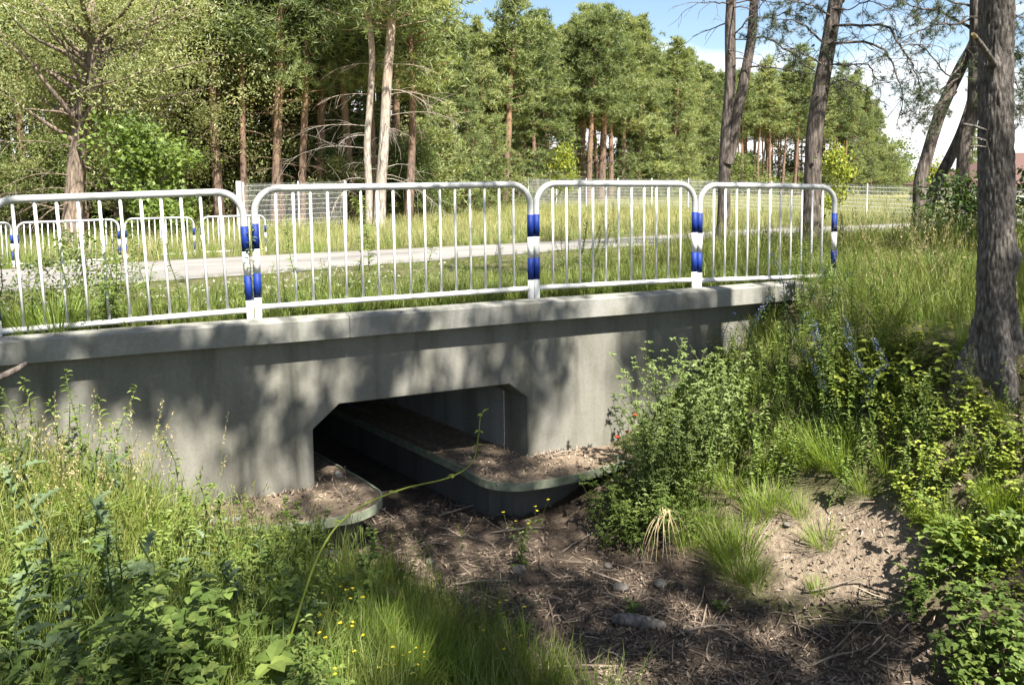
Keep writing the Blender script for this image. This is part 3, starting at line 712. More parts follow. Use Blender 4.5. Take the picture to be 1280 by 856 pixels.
# ------------------------------------------------------------------ the forest beyond the road
HT = 14.
edgeP = [pine_meshes(11+k, HT, .08+.05*k, 2.4, 105, 4, 9, 1.25, 8, .33, .055) for k in range(3)]
thinP = [pine_meshes(41+k, HT, .46+.05*k, 1.7, 46, 4, 8, .95, 8, .33, .055, dead=14, r0=.13) for k in range(3)]
tallP = [pine_meshes(31+k, HT, .36+.06*k, 2.2, 72, 5, 9, 1.0, 8, .33, .055, dead=16) for k in range(4)]
youngP = [pine_meshes(51+k, 6., .04, 1.6, 60, 3, 8, 1.25, 7, .26, .05, dead=0, r0=.07) for k in range(2)]
def top_h(u, v, d): return aty(u, v, d)[2]
def put(mesh, u, d, vtop, label, group, h0=HT, wid=1., name='pine_tree', cat='pine tree', rz=None):
    p = aty(u, 250, d); z = float(gz(p[0], p[1])); h = (top_h(u, vtop, d)-z)/h0
    return plant_tree(name, mesh, (p[0], p[1], z), label, cat, group, rng.uniform(0, 6.28) if rz is None else rz, (h*wid, h*wid, h))
GE = 'pines along the sunny forest edge beyond the meadow'
LE = 'green Scots pine in the sunlit front row of the forest beyond the meadow fence'
edge = [(395, 42, -120, 0), (428, 40, -90, 1), (512, 47, -10, 1), (530, 46, 25, 0), (566, 52, 12, 2), (585, 50, 24, 0), (607, 55, 8, 1), (635, 58, 14, 3), (655, 60, 10, 1), (672, 60, 4, 4), (690, 62, -4, 2), (712, 66, 20, 0), (730, 66, -6, 3),
        (748, 66, -2, 5), (763, 68, -8, 4), (780, 70, 6, 3), (797, 72, 8, 6), (806, 74, 36, 1), (822, 76, 60, 0), (836, 78, 47, 2), (848, 82, 74, 1), (858, 84, 63, 5), (872, 88, 76, 0), (884, 90, 80, 2), (900, 92, 92, 3), (930, 98, 88, 5), (948, 100, 78, 4), (962, 100, 70, 3), (978, 104, 80, 6), (992, 104, 56, 5), (1006, 106, 74, 4), (1022, 108, 90, 3), (1040, 110, 80, 6), (1054, 110, 96, 5), (1067, 112, 86, 0), (1078, 114, 108, 1), (1090, 118, 134, 2), (1102, 120, 168, 0)]
for u, d, vt, k in edge: vt += 13*(500 < u < 835); put(thinP[k % 3] if 905 < u < 1060 else (edgeP+tallP)[k], u, d, vt, LE, GE, wid=rng.uniform(.95, 1.25))
GF = 'pine trunks standing in rows inside the forest'
LF = 'slender pine standing in the shaded rows behind the front of the forest'
for row, (dd, hh) in enumerate(((5, 10), (9, 18), (14, 24), (20, 30))):
    us = np.concatenate([np.arange(520+8*row, 890, 21+4*row), np.arange(890+5*row, 1085, 12+3*row)])
    for u in us:
        dbase = np.interp(u, [400, 520, 640, 760, 880, 1000, 1100], [41, 47, 58, 67, 89, 104, 120]); vt = np.interp(u, [500, 560, 640, 700, 770, 830, 880, 950, 1040, 1075, 1095], [30, 16, 18, 5, 2, 45, 80, 84, 90, 100, 150])+hh*.35+rng.uniform(0, 14)
        put(thinP[rng.integers(0, 3)] if u > 890 else tallP[rng.integers(0, 4)], u+rng.uniform(-8, 8), dbase+dd+rng.uniform(-1.5, 2), vt+13*(500 < u < 835), LF, GF, wid=rng.uniform(.8, 1.1))
GL = 'tall pines in the dark wood behind the willows'
LL = 'tall pine with a bare lower trunk in the dark wood on the left'
for row in range(5):
    for u in np.arange(-170+17*row, 520, 40+3*row):
        d = 37+5*row+rng.uniform(-1.5, 1.5)
        put(tallP[rng.integers(0, 4)], u+rng.uniform(-12, 12), d, -150+20*row+rng.uniform(-30, 30), LL, GL, wid=rng.uniform(.9, 1.2))
GY = 'young bushy pines at the edge of the meadow'
for u, d, vt in [(590, 47, 150), (545, 44, 165), (668, 60, 170), (800, 72, 165), (825, 74, 158), (845, 80, 176), (776, 70, 172), (872, 88, 180), (1113, 118, 183), (1128, 124, 200), (1085, 112, 190), (1062, 110, 192), (1140, 128, 212), (1040, 106, 200), (515, 42, 178), (905, 92, 190), (560, 44, 130), (530, 43, 150), (612, 52, 150), (578, 46, 180), (500, 40, 190), (415, 38, 185), (645, 56, 190), (705, 62, 190), (855, 82, 160), (815, 74, 130)]:
    put(youngP[rng.integers(0, 2)], u, d, vt, 'young bushy pine with branches to the ground at the forest edge', GY, 6., rng.uniform(1.05, 1.4))
shr = [broad_meshes(71+k, 2.6, 1.3, 1.2, 9, 5, 34, .13, .075, 'midleaf', r0=.05, stems=3, spread=.5) for k in range(2)]
GS = 'dark undergrowth bushes in the wood'
for row in range(4):
    for u in np.arange(-60, 1120, 30+4*row):
        d = np.interp(u, [0, 520, 640, 760, 880, 1000, 1100], [34, 46, 58, 67, 89, 104, 120])+3+5*row+rng.uniform(-1, 2)
        p = aty(u+rng.uniform(-10, 10), 250, d); sc_ = rng.uniform(.75, 1.5)*(1+.012*max(0, d-50))*(1.35 if row > 1 else 1)
        plant_tree('bush', shr[rng.integers(0, 2)], (p[0], p[1], float(gz(p[0], p[1]))), 'dark green bush in the undergrowth between the forest trunks', 'bush', GS, rng.uniform(0, 6.28), (sc_*1.15, sc_*1.15, sc_))
# trees standing out at the forest edge
def featured(name, cat, label, pts, d, w, mat, mkcrown, sub=5, seed=0, crownmat='pine', group=None, fl=1.35, n=12):
    """a tree whose trunk runs through the given photograph points at distance d (pts may carry their own depth)"""
    q = [aty(p[0], p[1], (p[2] if len(p) > 2 else d)) for p in pts]
    gzb = float(gz(q[0][0], q[0][1])); q[0][2] = min(q[0][2], gzb)
    base = np.array([q[0][0], q[0][1], gzb]); q = np.array(q)-base
    q = np.vstack([q[0]-(0, 0, .25), q]); s = spline(q, sub)
    t = np.linspace(0, 1, len(s)); rad = np.interp(t, np.linspace(0, 1, len(w)), np.array(w)/2*d/F_)
    h = s[:, 2]; rad = rad*(1+(fl-1)*np.exp(-np.maximum(h, 0)/.18/max(1, d/8)))
    e = empty(name, base, label, cat, group)
    tr = MB(); tr.tube(s, rad, n); cr_ = MB()
    if mkcrown: mkcrown(tr, cr_, s, rad)
    tr.obj('trunk', M[mat], e, True)
    if cr_.n: cr_.obj('crown', M[crownmat], e)
    return e, s, rad
def crown_on(top_h, Rm, nl, pads=4, tufts=9, z0=None, nn=8, ln=.32, w=.05):
    def f(tr, cr_, s, rad):
        # carry the trunk on above the last point
        d = s[-1]-s[-3]; d /= np.linalg.norm(d); d[2] = max(d[2], .9); k = np.linspace(0, 1, 8)[:, None]
        tp = s[-1]+(k*(top_h-s[-1][2]))*d; tp[:, :2] = s[-1][:2]+(tp[:, :2]-s[-1][:2])*.6
        tr.tube(tp, np.linspace(rad[-1], .02, 8), 8)
        A = np.vstack([s, tp]); za = s[-1][2]*.9 if z0 is None else z0
        P = []; Rn = []
        for q in range(nl):
            rel = (q+rng.random())/nl; z = za+(top_h-za)*rel; c0 = np.array([np.interp(z, A[:, 2], A[:, m]) for m in range(3)]); a = q*2.4+rng.normal(0, .4)
            lnn = Rm*(1-rel)**.5*rng.uniform(.6, 1.1)+.3; pit = .0+.6*rel
            L_ = limb(c0, (math.cos(a), math.sin(a), pit), lnn, .3, 5, .12); tr.tube(L_, np.linspace(.02+.01*lnn, .008, 6), 4, False)
            for wv in range(pads):
                g = rng.uniform(.35, 1)*5; c = np.array([np.interp(g, np.arange(6), L_[:, m]) for m in range(3)])+rng.normal(0, .22, 3)
                m = int(tufts*rng.uniform(.6, 1.3)); P.append(c+rng.normal(0, 1, (m, 3))*np.array([.34, .34, .17])); Rn.append(np.full(m, rng.uniform(.1, .9)))
        needles(cr_, np.concatenate(P), nn, ln, w, np.concatenate(Rn), .45)
    return f
def deadlimbs(tr, s, n, zr, side, lmin, lmax, droop=-.5, th=.022, twigs=6):
    for q in range(n):
        z = rng.uniform(*zr); c0 = np.array([np.interp(z, s[:, 2], s[:, m]) for m in range(3)])
        a = rng.uniform(0, 6.28) if side is None else side+rng.normal(0, .6)
        ln = rng.uniform(lmin, lmax); L_ = limb(c0, (math.cos(a), math.sin(a), rng.uniform(.0, .35)), ln, droop, 7, .12); tr.tube(L_, np.linspace(th, .006, 8), 5, False)
        for w in range(twigs):
            g = rng.uniform(.25, .95)*7; c = np.array([np.interp(g, np.arange(8), L_[:, m]) for m in range(3)])
            d = L_[min(7, int(g)+1)]-L_[int(g)]; d = d/(np.linalg.norm(d)+1e-9)+rng.normal(0, .6, 3)
            tr.tube(limb(c, d/np.linalg.norm(d), ln*rng.uniform(.2, .5), -.6, 4, .16), np.linspace(th*.4, .004, 5), 3, False)
# far woodland trees that the photograph shows one by one
def mkpale(top, side):
    c = crown_on(top, 2.6, 34)
    def f(tr, cr_, s, rad):
        c(tr, cr_, s, rad); deadlimbs(tr, s, 8, (1.8, 7), side, 1.2, 3.8, -.75, .017, 10); deadlimbs(tr, s, 4, (1.6, 7), None, .8, 2., -.8, .012, 7)
    return f
featured('pine_tree', 'pine tree', 'thicker pale barked pine with bare drooping dead branches, right one of the pair', [(474, 283), (476, 235), (480, 180), (484, 100), (488, 50), (490, 0)], 33, (15, 14, 13, 12, 11, 10), 'bark_pale', mkpale(13, 0))
featured('pine_tree', 'pine tree', 'thinner pale barked pine, left one of the pair with dead branches', [(462, 283), (461, 235), (459, 180), (463, 120), (465, 70), (460, 10)], 33.3, (10, 9, 9, 8, 8, 7), 'bark_pale', mkpale(12, 3.14))
for u, d, w, lb, mt in [(346, 36, 10, 'straight pine with a long bare trunk just behind the dense mesh fence', 'bark_pine'), (379, 36.5, 9, 'thin pine with bare trunk close to the right end of the dense mesh fence', 'bark_pine'), (270, 37, 7, 'slim reddish pine right of the bright maple', 'bark_pine'), (312, 38, 7, 'slim reddish pine right above the concrete fence post', 'bark_pine')]:
    featured('pine_tree', 'pine tree', lb, [(u-2, 287), (u-1, 220), (u+2, 140), (u+4, 60), (u+6, 0)], d, (w*1.2, w, w, w*.9, w*.7), mt, lambda tr, cr_, s, rad: (crown_on(14, 2.3, 40, z0=6.)(tr, cr_, s, rad), deadlimbs(tr, s, 14, (1.2, 6), None, .6, 2.4, -.7, .018, 5)))
for u, d, w, lb in [(633, 56, 9, 'pine with a thick orange trunk forked at mid height, in front of green leaves'), (727, 64, 6, 'orange trunked pine, leftmost of the tight cluster at the forest edge'), (736, 63, 7, 'orange trunked pine with a curved stem, middle of the tight cluster'), (752, 64, 9, 'orange trunked pine, thickest of the tight cluster')]:
    p = [(u, 248), (u+1, 200), (u+3, 160), (u+4, 120), (u+8, 70)]
    featured('pine_tree', 'pine tree', lb, p, d, (w, w, w*.9, w*.8, w*.6), 'bark_pine', lambda tr, cr_, s, rad: (crown_on(14.5, 2.6, 40, 5, 10, z0=6.6, ln=.34, w=.06)(tr, cr_, s, rad), deadlimbs(tr, s, 6, (2, 7), None, .6, 2., -.5, .02, 4)))
# big willow on the left, its neighbours and the bright maple
def mkwillow(tr, cr_, s, rad):
    P = []; Rn = []
    for q in range(44):
        z = rng.uniform(3.2, 7.4); c0 = np.array([np.interp(z, s[:, 2], s[:, m]) for m in range(3)]); a = q*2.4+rng.normal(0, .4); ln = rng.uniform(2.2, 5.6)*(1 if z > 3.4 else .7)
        L_ = limb(c0, (math.cos(a), math.sin(a), rng.uniform(.1, .8)), ln, .1, 7, .16); tr.tube(L_, np.linspace(.06+.012*ln, .01, 8), 5, False)
        for w in range(9):
            g = rng.uniform(.25, 1)*7; c = np.array([np.interp(g, np.arange(8), L_[:, m]) for m in range(3)])+rng.normal(0, .45, 3)
            m = int(70*rng.uniform(.5, 1.4)); P.append(c+rng.normal(0, 1, (m, 3))*np.array([.48, .48, .3])); Rn.append(np.full(m, rng.uniform(.1, .95)))
    P = np.concatenate(P); Rn = np.concatenate(Rn); ax = np.stack([np.interp(P[:, 2], s[:, 2], s[:, 0]), np.interp(P[:, 2], s[:, 2], s[:, 1])], 1)
    kp_ = ~((np.abs(P[:, 0]-ax[:, 0]+.4*(P[:, 1]-ax[:, 1])*0) < 1.0) & (P[:, 1] < ax[:, 1]+.3) & (P[:, 2] < 7.2)); P, Rn = P[kp_], Rn[kp_]
    leaves(cr_, P, .17, .06, Rn+rng.normal(0, .1, len(P)), .1)
    deadlimbs(tr, s, 14, (.8, 3.6), None, 1., 3., -.5, .03, 7)
featured('willow_tree', 'willow', 'big grey leaved willow with a thick leaning trunk, behind the barriers across the road', [(90, 288), (93, 250), (98, 190), (108, 120), (118, 60), (112, 0)], 29, (30, 24, 22, 20, 17, 13), 'bark_wil', mkwillow, crownmat='willow')
wil = [broad_meshes(91+k, 12, 4.8, 7.5, 34, 8, 62, .18, .065, 'willow', r0=.2, spread=.95, squash=.95) for k in range(2)]
for k, (u, d, h, lb) in enumerate([(-150, 31, .95, 'grey leaved willow cut by the left edge of the photo'), (205, 35, 1.0, 'grey leaved willow filling the wood behind the bright maple'), (290, 38, .95, 'grey leaved willow behind the slim reddish pines'), (30, 38, 1.05, 'grey leaved willow behind the big leaning willow'), (395, 42, .9, 'grey leaved willow behind the right end of the dense mesh fence')]):
    p = aty(u, 250, d); plant_tree('willow_tree', wil[k % 2], (p[0], p[1], float(gz(p[0], p[1]))), lb, 'willow', None, k*1.7, (h, h, h))
mp_ = broad_meshes(101, 4.8, 1.9, 2.4, 26, 8, 22, .19, .14, 'maple', r0=.06, spread=.62, squash=1.0, up=0)
p = aty(187, 285, 27); plant_tree('maple_sapling', mp_, (p[0], p[1], float(gz(p[0], p[1]))), 'young maple with fresh bright green leaves in front of the dark wood', 'maple', None, 1., (1.05, 1.05, 1.0))
yl = broad_meshes(103, 3.6, 1.1, 2., 14, 5, 16, .16, .12, 'yellowleaf', r0=.035, spread=.5)
for u, d, vt, mat_, lb in [(705, 52, 175, yl, 'small yellow green sapling in front of the orange trunked cluster'), (1046, 24, 175, yl, 'thin yellow green sapling close to the right of the leaning pine above the last barrier'), (1163, 40, 196, yl, 'yellow green bush seen between the two crossing trunks')]:
    p = aty(u, 262, d); z = float(gz(p[0], p[1])); h = (top_h(u, vt, d)-z)/3.6; plant_tree('sapling', mat_, (p[0], p[1], z), lb, 'sapling', None, u, (h*.75, h*.75, h))
grn = broad_meshes(105, 6, 2.6, 3, 22, 7, 40, .26, .17, 'maple', r0=.07, spread=.8, squash=1.1)
for u, d, h, lb in [(655, 62, .85, 'broad bright green bush behind the orange forked trunk'), (690, 66, .7, 'broad green bush behind the yellow sapling'), (545, 54, .6, 'broad green bush right of the pale pine pair')]:
    p = aty(u, 250, d); plant_tree('bush', grn, (p[0], p[1], float(gz(p[0], p[1]))), lb, 'bush', None, u, (h, h, h))
mid = [broad_meshes(121+k, 5.5, 2.0, 2.8, 24, 7, 40, .19, .085, ('willow', 'midleaf')[k], r0=.06, spread=.7, squash=1.15) for k in range(2)]
for k, (u, d, h) in enumerate([(235, 36, .75), (262, 38, .9), (300, 39, .8), (330, 38.5, .7), (362, 39, .95), (400, 40, .8), (425, 38, .6), (445, 41, .95), (505, 42, .9), (520, 40, .6), (150, 37, .8), (60, 35, .7), (20, 34, .6), (-20, 36, .8), (535, 46, .9), (575, 50, .7), (110, 39, .9), (200, 40, .9), (280, 44, 1.1), (345, 45, 1.1), (410, 46, 1.1), (470, 44, .9)]):
    p = aty(u, 250, d); plant_tree('understorey_tree', mid[k % 2], (p[0], p[1], float(gz(p[0], p[1]))), 'small leafy tree filling the shade under the tall trees on the left', 'tree', 'small leafy trees under the forest edge', k*1.3, (h*1.3, h*1.3, h*1.22))
# row of trees beyond the fence at the right
for k, (u, d, vt) in enumerate([(1215, 92, 158), (1262, 96, 180), (1180, 110, 196), (1240, 88, 190), (1300, 100, 170), (1156, 130, 206)]):
    put(edgeP[k % 3], u, d, vt, ['pine beyond the fence, showing between the crossing trunks and the thick pine', 'pine beyond the house roof at the right edge', 'small pine beyond the fence, seen between the two crossing trunks', 'low pine beside the house roof', 'pine beyond the right edge of the photo, behind the house', 'distant low pine left of the crossing trunks'][k], None, wid=1.3)
# ------------------------------------------------------------------ near pines on the right
def branch(tr, pts, d0, d1, r0, r1, twigs=14, tl=(.25, .9), droop=-.5, cr_=None, tuft=0, org=None):
    q = np.array([aty(u, v, d0+(d1-d0)*k/(len(pts)-1)) for k, (u, v) in enumerate(pts)])-org; s = spline(q, 5); m = len(s)
    s[1:-1] += rng.normal(0, .012, (m-2, 3))
    tr.tube(s, np.linspace(r0, r1, m), 6, False)
    for w in range(twigs):
        g = rng.uniform(.12, .98)*(m-1); c = np.array([np.interp(g, np.arange(m), s[:, x]) for x in range(3)]); d = s[min(m-1, int(g)+1)]-s[int(min(m-2, g))]
        d = d/(np.linalg.norm(d)+1e-9)*.6+rng.normal(0, .65, 3); ln = rng.uniform(*tl); T = limb(c, d/np.linalg.norm(d), ln, droop, 6, .2); tr.tube(T, np.linspace(max(r1*.9, .007), .0035, 7), 4, False)
        for y in range(3):
            g2 = rng.integers(1, 6); d2 = T[g2+1]-T[g2] if g2 < 6 else T[6]-T[5]; d2 = d2/(np.linalg.norm(d2)+1e-9)+rng.normal(0, .6, 3)
            T2 = limb(T[g2], d2/np.linalg.norm(d2), ln*.4, droop, 4, .2); tr.tube(T2, np.linspace(.005, .003, 5), 3, False)
            if cr_ is not None and rng.random() < tuft: needles(cr_, T2[2:]+rng.normal(0, .015, (3, 3)), 20, .10, .007, np.full(3, rng.uniform(.1, .9)), .2)
        if cr_ is not None and rng.random() < tuft: needles(cr_, T[3:]+rng.normal(0, .02, (4, 3)), 22, .11, .007, np.full(4, rng.uniform(.1, .9)), .2)
def nearpine(label, pts, d, w, mat, top, Rm, nl, z0, brs, extra=None, n=16, seed=1):
    def mk(tr, cr_, s, rad):
        org = np.array([*aty(pts[0][0], pts[0][1], d)[:2], 0]); org[2] = float(gz(org[0], org[1]))
        if top: crown_on(top, Rm, nl, 3, 8, z0=z0, nn=14, ln=.16, w=.016)(tr, cr_, s, rad)
        for b in brs: branch(tr, b[0], b[1], b[2], b[3], b[4], b[5], cr_=cr_, tuft=b[6], org=org)
        if extra: extra(tr, cr_, s, rad, org)
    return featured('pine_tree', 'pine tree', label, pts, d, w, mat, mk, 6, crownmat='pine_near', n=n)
def second(tr, cr_, s, rad, org):
    q = np.array([aty(u, v, 18.6) for u, v in [(909, 205), (914, 188), (921, 146), (929.6, 102), (938.8, 51), (943, 0), (948, -60), (950, -140)]])-org; t = spline(q, 5)
    tr.tube(t, np.linspace(.135, .09, len(t)), 12, False)
    deadlimbs(tr, s, 8, (4, 6), None, .5, 1.6, -.4, .02, 4)
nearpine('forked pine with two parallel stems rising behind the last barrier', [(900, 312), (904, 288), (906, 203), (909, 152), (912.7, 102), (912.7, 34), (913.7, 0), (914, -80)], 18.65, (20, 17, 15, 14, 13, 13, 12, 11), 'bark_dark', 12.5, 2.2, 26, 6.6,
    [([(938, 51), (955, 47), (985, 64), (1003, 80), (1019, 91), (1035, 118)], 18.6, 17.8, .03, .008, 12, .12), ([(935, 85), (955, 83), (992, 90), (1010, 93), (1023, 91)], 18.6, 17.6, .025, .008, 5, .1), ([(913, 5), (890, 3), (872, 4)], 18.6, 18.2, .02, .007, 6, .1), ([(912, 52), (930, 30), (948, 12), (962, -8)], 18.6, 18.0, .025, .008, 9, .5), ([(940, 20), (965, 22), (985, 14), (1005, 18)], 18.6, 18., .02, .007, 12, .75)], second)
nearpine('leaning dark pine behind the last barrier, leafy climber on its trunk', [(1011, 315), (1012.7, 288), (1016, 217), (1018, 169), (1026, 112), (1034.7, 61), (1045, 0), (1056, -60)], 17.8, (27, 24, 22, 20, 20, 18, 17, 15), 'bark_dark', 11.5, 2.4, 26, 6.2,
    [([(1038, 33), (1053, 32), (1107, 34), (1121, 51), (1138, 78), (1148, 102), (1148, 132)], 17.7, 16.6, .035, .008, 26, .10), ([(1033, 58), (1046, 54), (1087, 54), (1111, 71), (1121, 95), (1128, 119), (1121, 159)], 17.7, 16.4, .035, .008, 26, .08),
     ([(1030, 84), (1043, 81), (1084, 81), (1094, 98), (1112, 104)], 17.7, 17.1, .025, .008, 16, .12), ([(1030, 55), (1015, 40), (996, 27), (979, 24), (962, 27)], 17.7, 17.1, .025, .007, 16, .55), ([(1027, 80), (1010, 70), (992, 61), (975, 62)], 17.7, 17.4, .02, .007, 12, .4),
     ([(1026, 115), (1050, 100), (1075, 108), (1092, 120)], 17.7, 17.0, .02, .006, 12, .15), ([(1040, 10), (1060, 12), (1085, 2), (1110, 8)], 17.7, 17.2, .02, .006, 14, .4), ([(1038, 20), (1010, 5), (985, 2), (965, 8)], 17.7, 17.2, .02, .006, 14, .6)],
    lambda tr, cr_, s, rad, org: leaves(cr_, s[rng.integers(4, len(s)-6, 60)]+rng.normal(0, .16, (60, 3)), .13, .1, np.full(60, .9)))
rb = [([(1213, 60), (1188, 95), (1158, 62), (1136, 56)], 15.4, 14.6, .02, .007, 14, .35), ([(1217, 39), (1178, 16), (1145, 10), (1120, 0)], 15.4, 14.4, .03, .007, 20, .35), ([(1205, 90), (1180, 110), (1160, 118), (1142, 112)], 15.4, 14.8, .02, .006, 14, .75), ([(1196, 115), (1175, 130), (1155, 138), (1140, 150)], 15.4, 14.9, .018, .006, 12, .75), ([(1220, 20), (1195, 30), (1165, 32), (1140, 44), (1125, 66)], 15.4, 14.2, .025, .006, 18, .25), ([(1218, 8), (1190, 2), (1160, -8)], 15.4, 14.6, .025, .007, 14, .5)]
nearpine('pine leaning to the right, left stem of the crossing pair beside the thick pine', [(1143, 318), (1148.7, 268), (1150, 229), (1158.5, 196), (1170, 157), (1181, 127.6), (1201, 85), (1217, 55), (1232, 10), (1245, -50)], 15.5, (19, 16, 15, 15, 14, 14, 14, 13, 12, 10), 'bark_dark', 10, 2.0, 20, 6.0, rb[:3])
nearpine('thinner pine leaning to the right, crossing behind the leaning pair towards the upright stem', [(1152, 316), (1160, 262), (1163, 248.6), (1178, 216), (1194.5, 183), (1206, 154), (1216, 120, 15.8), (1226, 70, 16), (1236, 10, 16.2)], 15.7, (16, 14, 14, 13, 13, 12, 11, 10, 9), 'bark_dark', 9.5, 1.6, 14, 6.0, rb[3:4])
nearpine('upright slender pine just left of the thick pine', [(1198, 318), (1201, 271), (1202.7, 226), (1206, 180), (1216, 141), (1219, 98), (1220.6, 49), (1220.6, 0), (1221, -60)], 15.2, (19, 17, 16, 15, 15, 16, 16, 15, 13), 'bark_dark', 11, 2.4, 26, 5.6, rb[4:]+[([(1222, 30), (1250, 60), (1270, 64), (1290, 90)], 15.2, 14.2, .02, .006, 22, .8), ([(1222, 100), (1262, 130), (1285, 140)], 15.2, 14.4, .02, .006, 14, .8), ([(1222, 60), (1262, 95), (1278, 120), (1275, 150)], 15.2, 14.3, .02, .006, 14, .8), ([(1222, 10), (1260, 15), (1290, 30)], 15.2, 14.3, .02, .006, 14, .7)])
# the thick pine with furrowed bark: its own relief
def bigpine():
    d = 5.77; base = np.array(atz(1248, 462, -.27)); base[2] = float(gz(base[0], base[1]))
    e = empty('pine_tree', base, 'thick pine trunk with furrowed grey bark and a broken yellow stub, at the right edge', 'pine tree')
    q = np.array([aty(u, v, d) for u, v in [(1250, 590), (1249, 520), (1249, 480), (1248, 440), (1246, 380), (1245.5, 300), (1244.5, 200), (1245, 100), (1246, 0), (1246.5, -150), (1247, -330)]])-base; s = spline(q, 44); m = len(s); n = 120
    rad = np.interp(s[:, 2], [-.55, -.05, .12, .4, .9, 1.6, 2.6, 3.6, 5.2], [.30, .20, .148, .126, .118, .112, .107, .103, .09])
    V, F = tube(s, rad, n); mb = MB()
    C = np.repeat(s, n, 0); dv = V-C; ln = np.linalg.norm(dv, axis=1)[:, None]; dv = dv/ln
    out = np.zeros(len(V))
    for i, (v, dd) in enumerate(zip(V, dv)):
        a = math.atan2(dd[1], dd[0]); p = Vector((math.cos(a)*3.6, math.sin(a)*3.6, v[2]*2.6)); w = mnoise.noise(p*.9)*.5
        p2 = Vector((math.cos(a)*6.5+w*.5, math.sin(a)*6.5+w*.5, v[2]*8+w*2))
        vd = mnoise.voronoi(p2)[0]; rid = min(1, (vd[1]-vd[0])*2.4)
        out[i] = .011*(rid-.6)+.006*mnoise.noise(p*3.5)+.010*mnoise.noise(Vector((dd[0]*1.5, dd[1]*1.5, v[2]*1.2)))
        if v[2] < .45: out[i] += .045*min(1.3, max(0, (.45-v[2])/.45))**1.5*(math.cos(a*4+1.3)+.4*math.cos(a*7))
    kn = np.array([.135*math.cos(-.35), .135*math.sin(-.35)-.02, .95])
    for c_, r_, h_ in ((np.array(aty(1262, 322, d-.05))-base, .085, .045), (np.array(aty(1228, 318, d-.1))-base, .05, .016), (np.array(aty(1240, 82, d-.1))-base, .05, .016)):
        out += h_*np.exp(-np.sum((V-c_)**2, 1)/r_**2)
    V = V+dv*out[:, None]; mb.add(V, F)
    org = base
    sb = np.array([aty(u, v, dd) for u, v, dd in [(1245, 84, 5.70), (1237, 72, 5.60), (1227, 57, 5.5), (1219, 46, 5.42)]])-base; mb.tube(spline(sb, 5), np.linspace(.024, .015, 16), 10)
    for a, b, r in (((1232, 163, 5.70), (1204, 155, 5.5), .010), ((1232, 176, 5.7), (1214, 172, 5.55), .007), ((1232, 184, 5.7), (1212, 183, 5.5), .006)):
        mb.tube(np.array([aty(*a), aty((a[0]+b[0])/2, (a[1]+b[1])/2-1, (a[2]+b[2])/2), aty(*b)])-base, (r, r, r*.7), 6)
    tr = mb.obj('trunk', M['bark_big'], e, True)
    mb = MB(); sb = np.array([aty(u, v, dd) for u, v, dd in [(1219.2, 46.3, 5.422), (1216, 42.5, 5.39)]])-base; mb.tube(sb, (.0155, .012), 10); mb.obj('broken_stub', M['straw'], tr)
    return e
bigpine()
#__PART3__
# ------------------------------------------------------------------ herbs: builders
UP = np.array([0, 0, 1.])
def unit(v): v = np.asarray(v, float); return v/(np.linalg.norm(v)+1e-9)
def blade(mb, p, d, ln, w, droop=.6, rnd=.5, prof='lance', n=5, fold=.25):
    """one leaf: a folded, drooping strip with a real outline"""
    p = np.array(p, float); d = unit(d); side = unit(np.cross(d, UP)+rng.normal(0, .15, 3)); V = []
    for k in range(n+1):
        t = k/n
        if prof == 'lance': ww = math.sin(math.pi*min(1, t*.94+.06))**.8
        elif prof == 'ovate': ww = math.sin(math.pi*min(1, t**.75*.97+.03))**.75
        else: ww = (.35+.65*math.sin(math.pi*min(1, t*.95+.05)))*(1.25 if k % 2 else .42)*(1 if k < n else .1)
        if k == n: ww = .02
        nn = unit(np.cross(side, d)); V += [p+side*w*.5*ww+nn*w*fold*ww, p, p-side*w*.5*ww+nn*w*fold*ww]
        d = unit(d-UP*droop/n); p = p+d*ln/n
    i = np.arange(n)[:, None]*3
    mb.add(V, np.concatenate([i+np.array([[0, 1, 4, 3]]), i+np.array([[1, 2, 5, 4]])]), np.clip(rnd+rng.normal(0, .1), 0, 1))
def stemp(H, lean=.2, wob_=.03, base=(0, 0)):
    a = rng.uniform(0, 6.28); t = np.linspace(0, 1, 7)
    return np.stack([base[0]+lean*H*t**1.6*math.cos(a)+wob_*np.sin(t*7+a), base[1]+lean*H*t**1.6*math.sin(a)+wob_*np.cos(t*6+a), H*t-.03], 1)
def along(s, t): x = t*(len(s)-1); i = min(int(x), len(s)-2); return s[i]+(s[i+1]-s[i])*(x-i)
def az(): a = rng.uniform(0, 6.28); return np.array([math.cos(a), math.sin(a), 0])
def h_lance(H=.9, n=46, ll=.10, lw=.017, t0=.15):
    mb = MB()
    st = stemp(H, .12); mb.tube(st, np.linspace(.005, .002, 7), 5, False, .25)
    for k in range(n):
        t = t0+(1-t0)*(k/n)**.85; blade(mb, along(st, min(t, .995)), az()+UP*rng.uniform(.3, .9), ll*rng.uniform(.7, 1.1)*(1.1-.55*t), lw, .9, .4+.4*t, n=4)
    return [('plant', mb, 'herb')]
def h_lucerne(H=1., stems=6, mat='lucerne'):
    mb = MB()
    for q in range(stems):
        h = H*rng.uniform(.6, 1.1); st = stemp(h, .28, .02, rng.normal(0, .05, 2)); mb.tube(st, np.linspace(.0045, .0015, 7), 4, False, .3)
        for k in range(int(25*h)):
            t = rng.uniform(.18, 1)**.8; p = along(st, t); d = az()+UP*rng.uniform(.2, .9); br = rng.uniform(.03, .16)*(1.25-t); e = p+unit(d)*br; mb.tube([p, e], (.0016, .001), 3, False, .3)
            for m in range(rng.integers(2, 5)):
                c = p+(e-p)*rng.uniform(.4, 1.05); r_ = rng.uniform(.2, 1)
                for z in range(3): blade(mb, c, az()+UP*rng.uniform(0, .8), rng.uniform(.018, .034), .013, .5, r_, 'ovate', 2)
    return [('plant', mb, mat)]
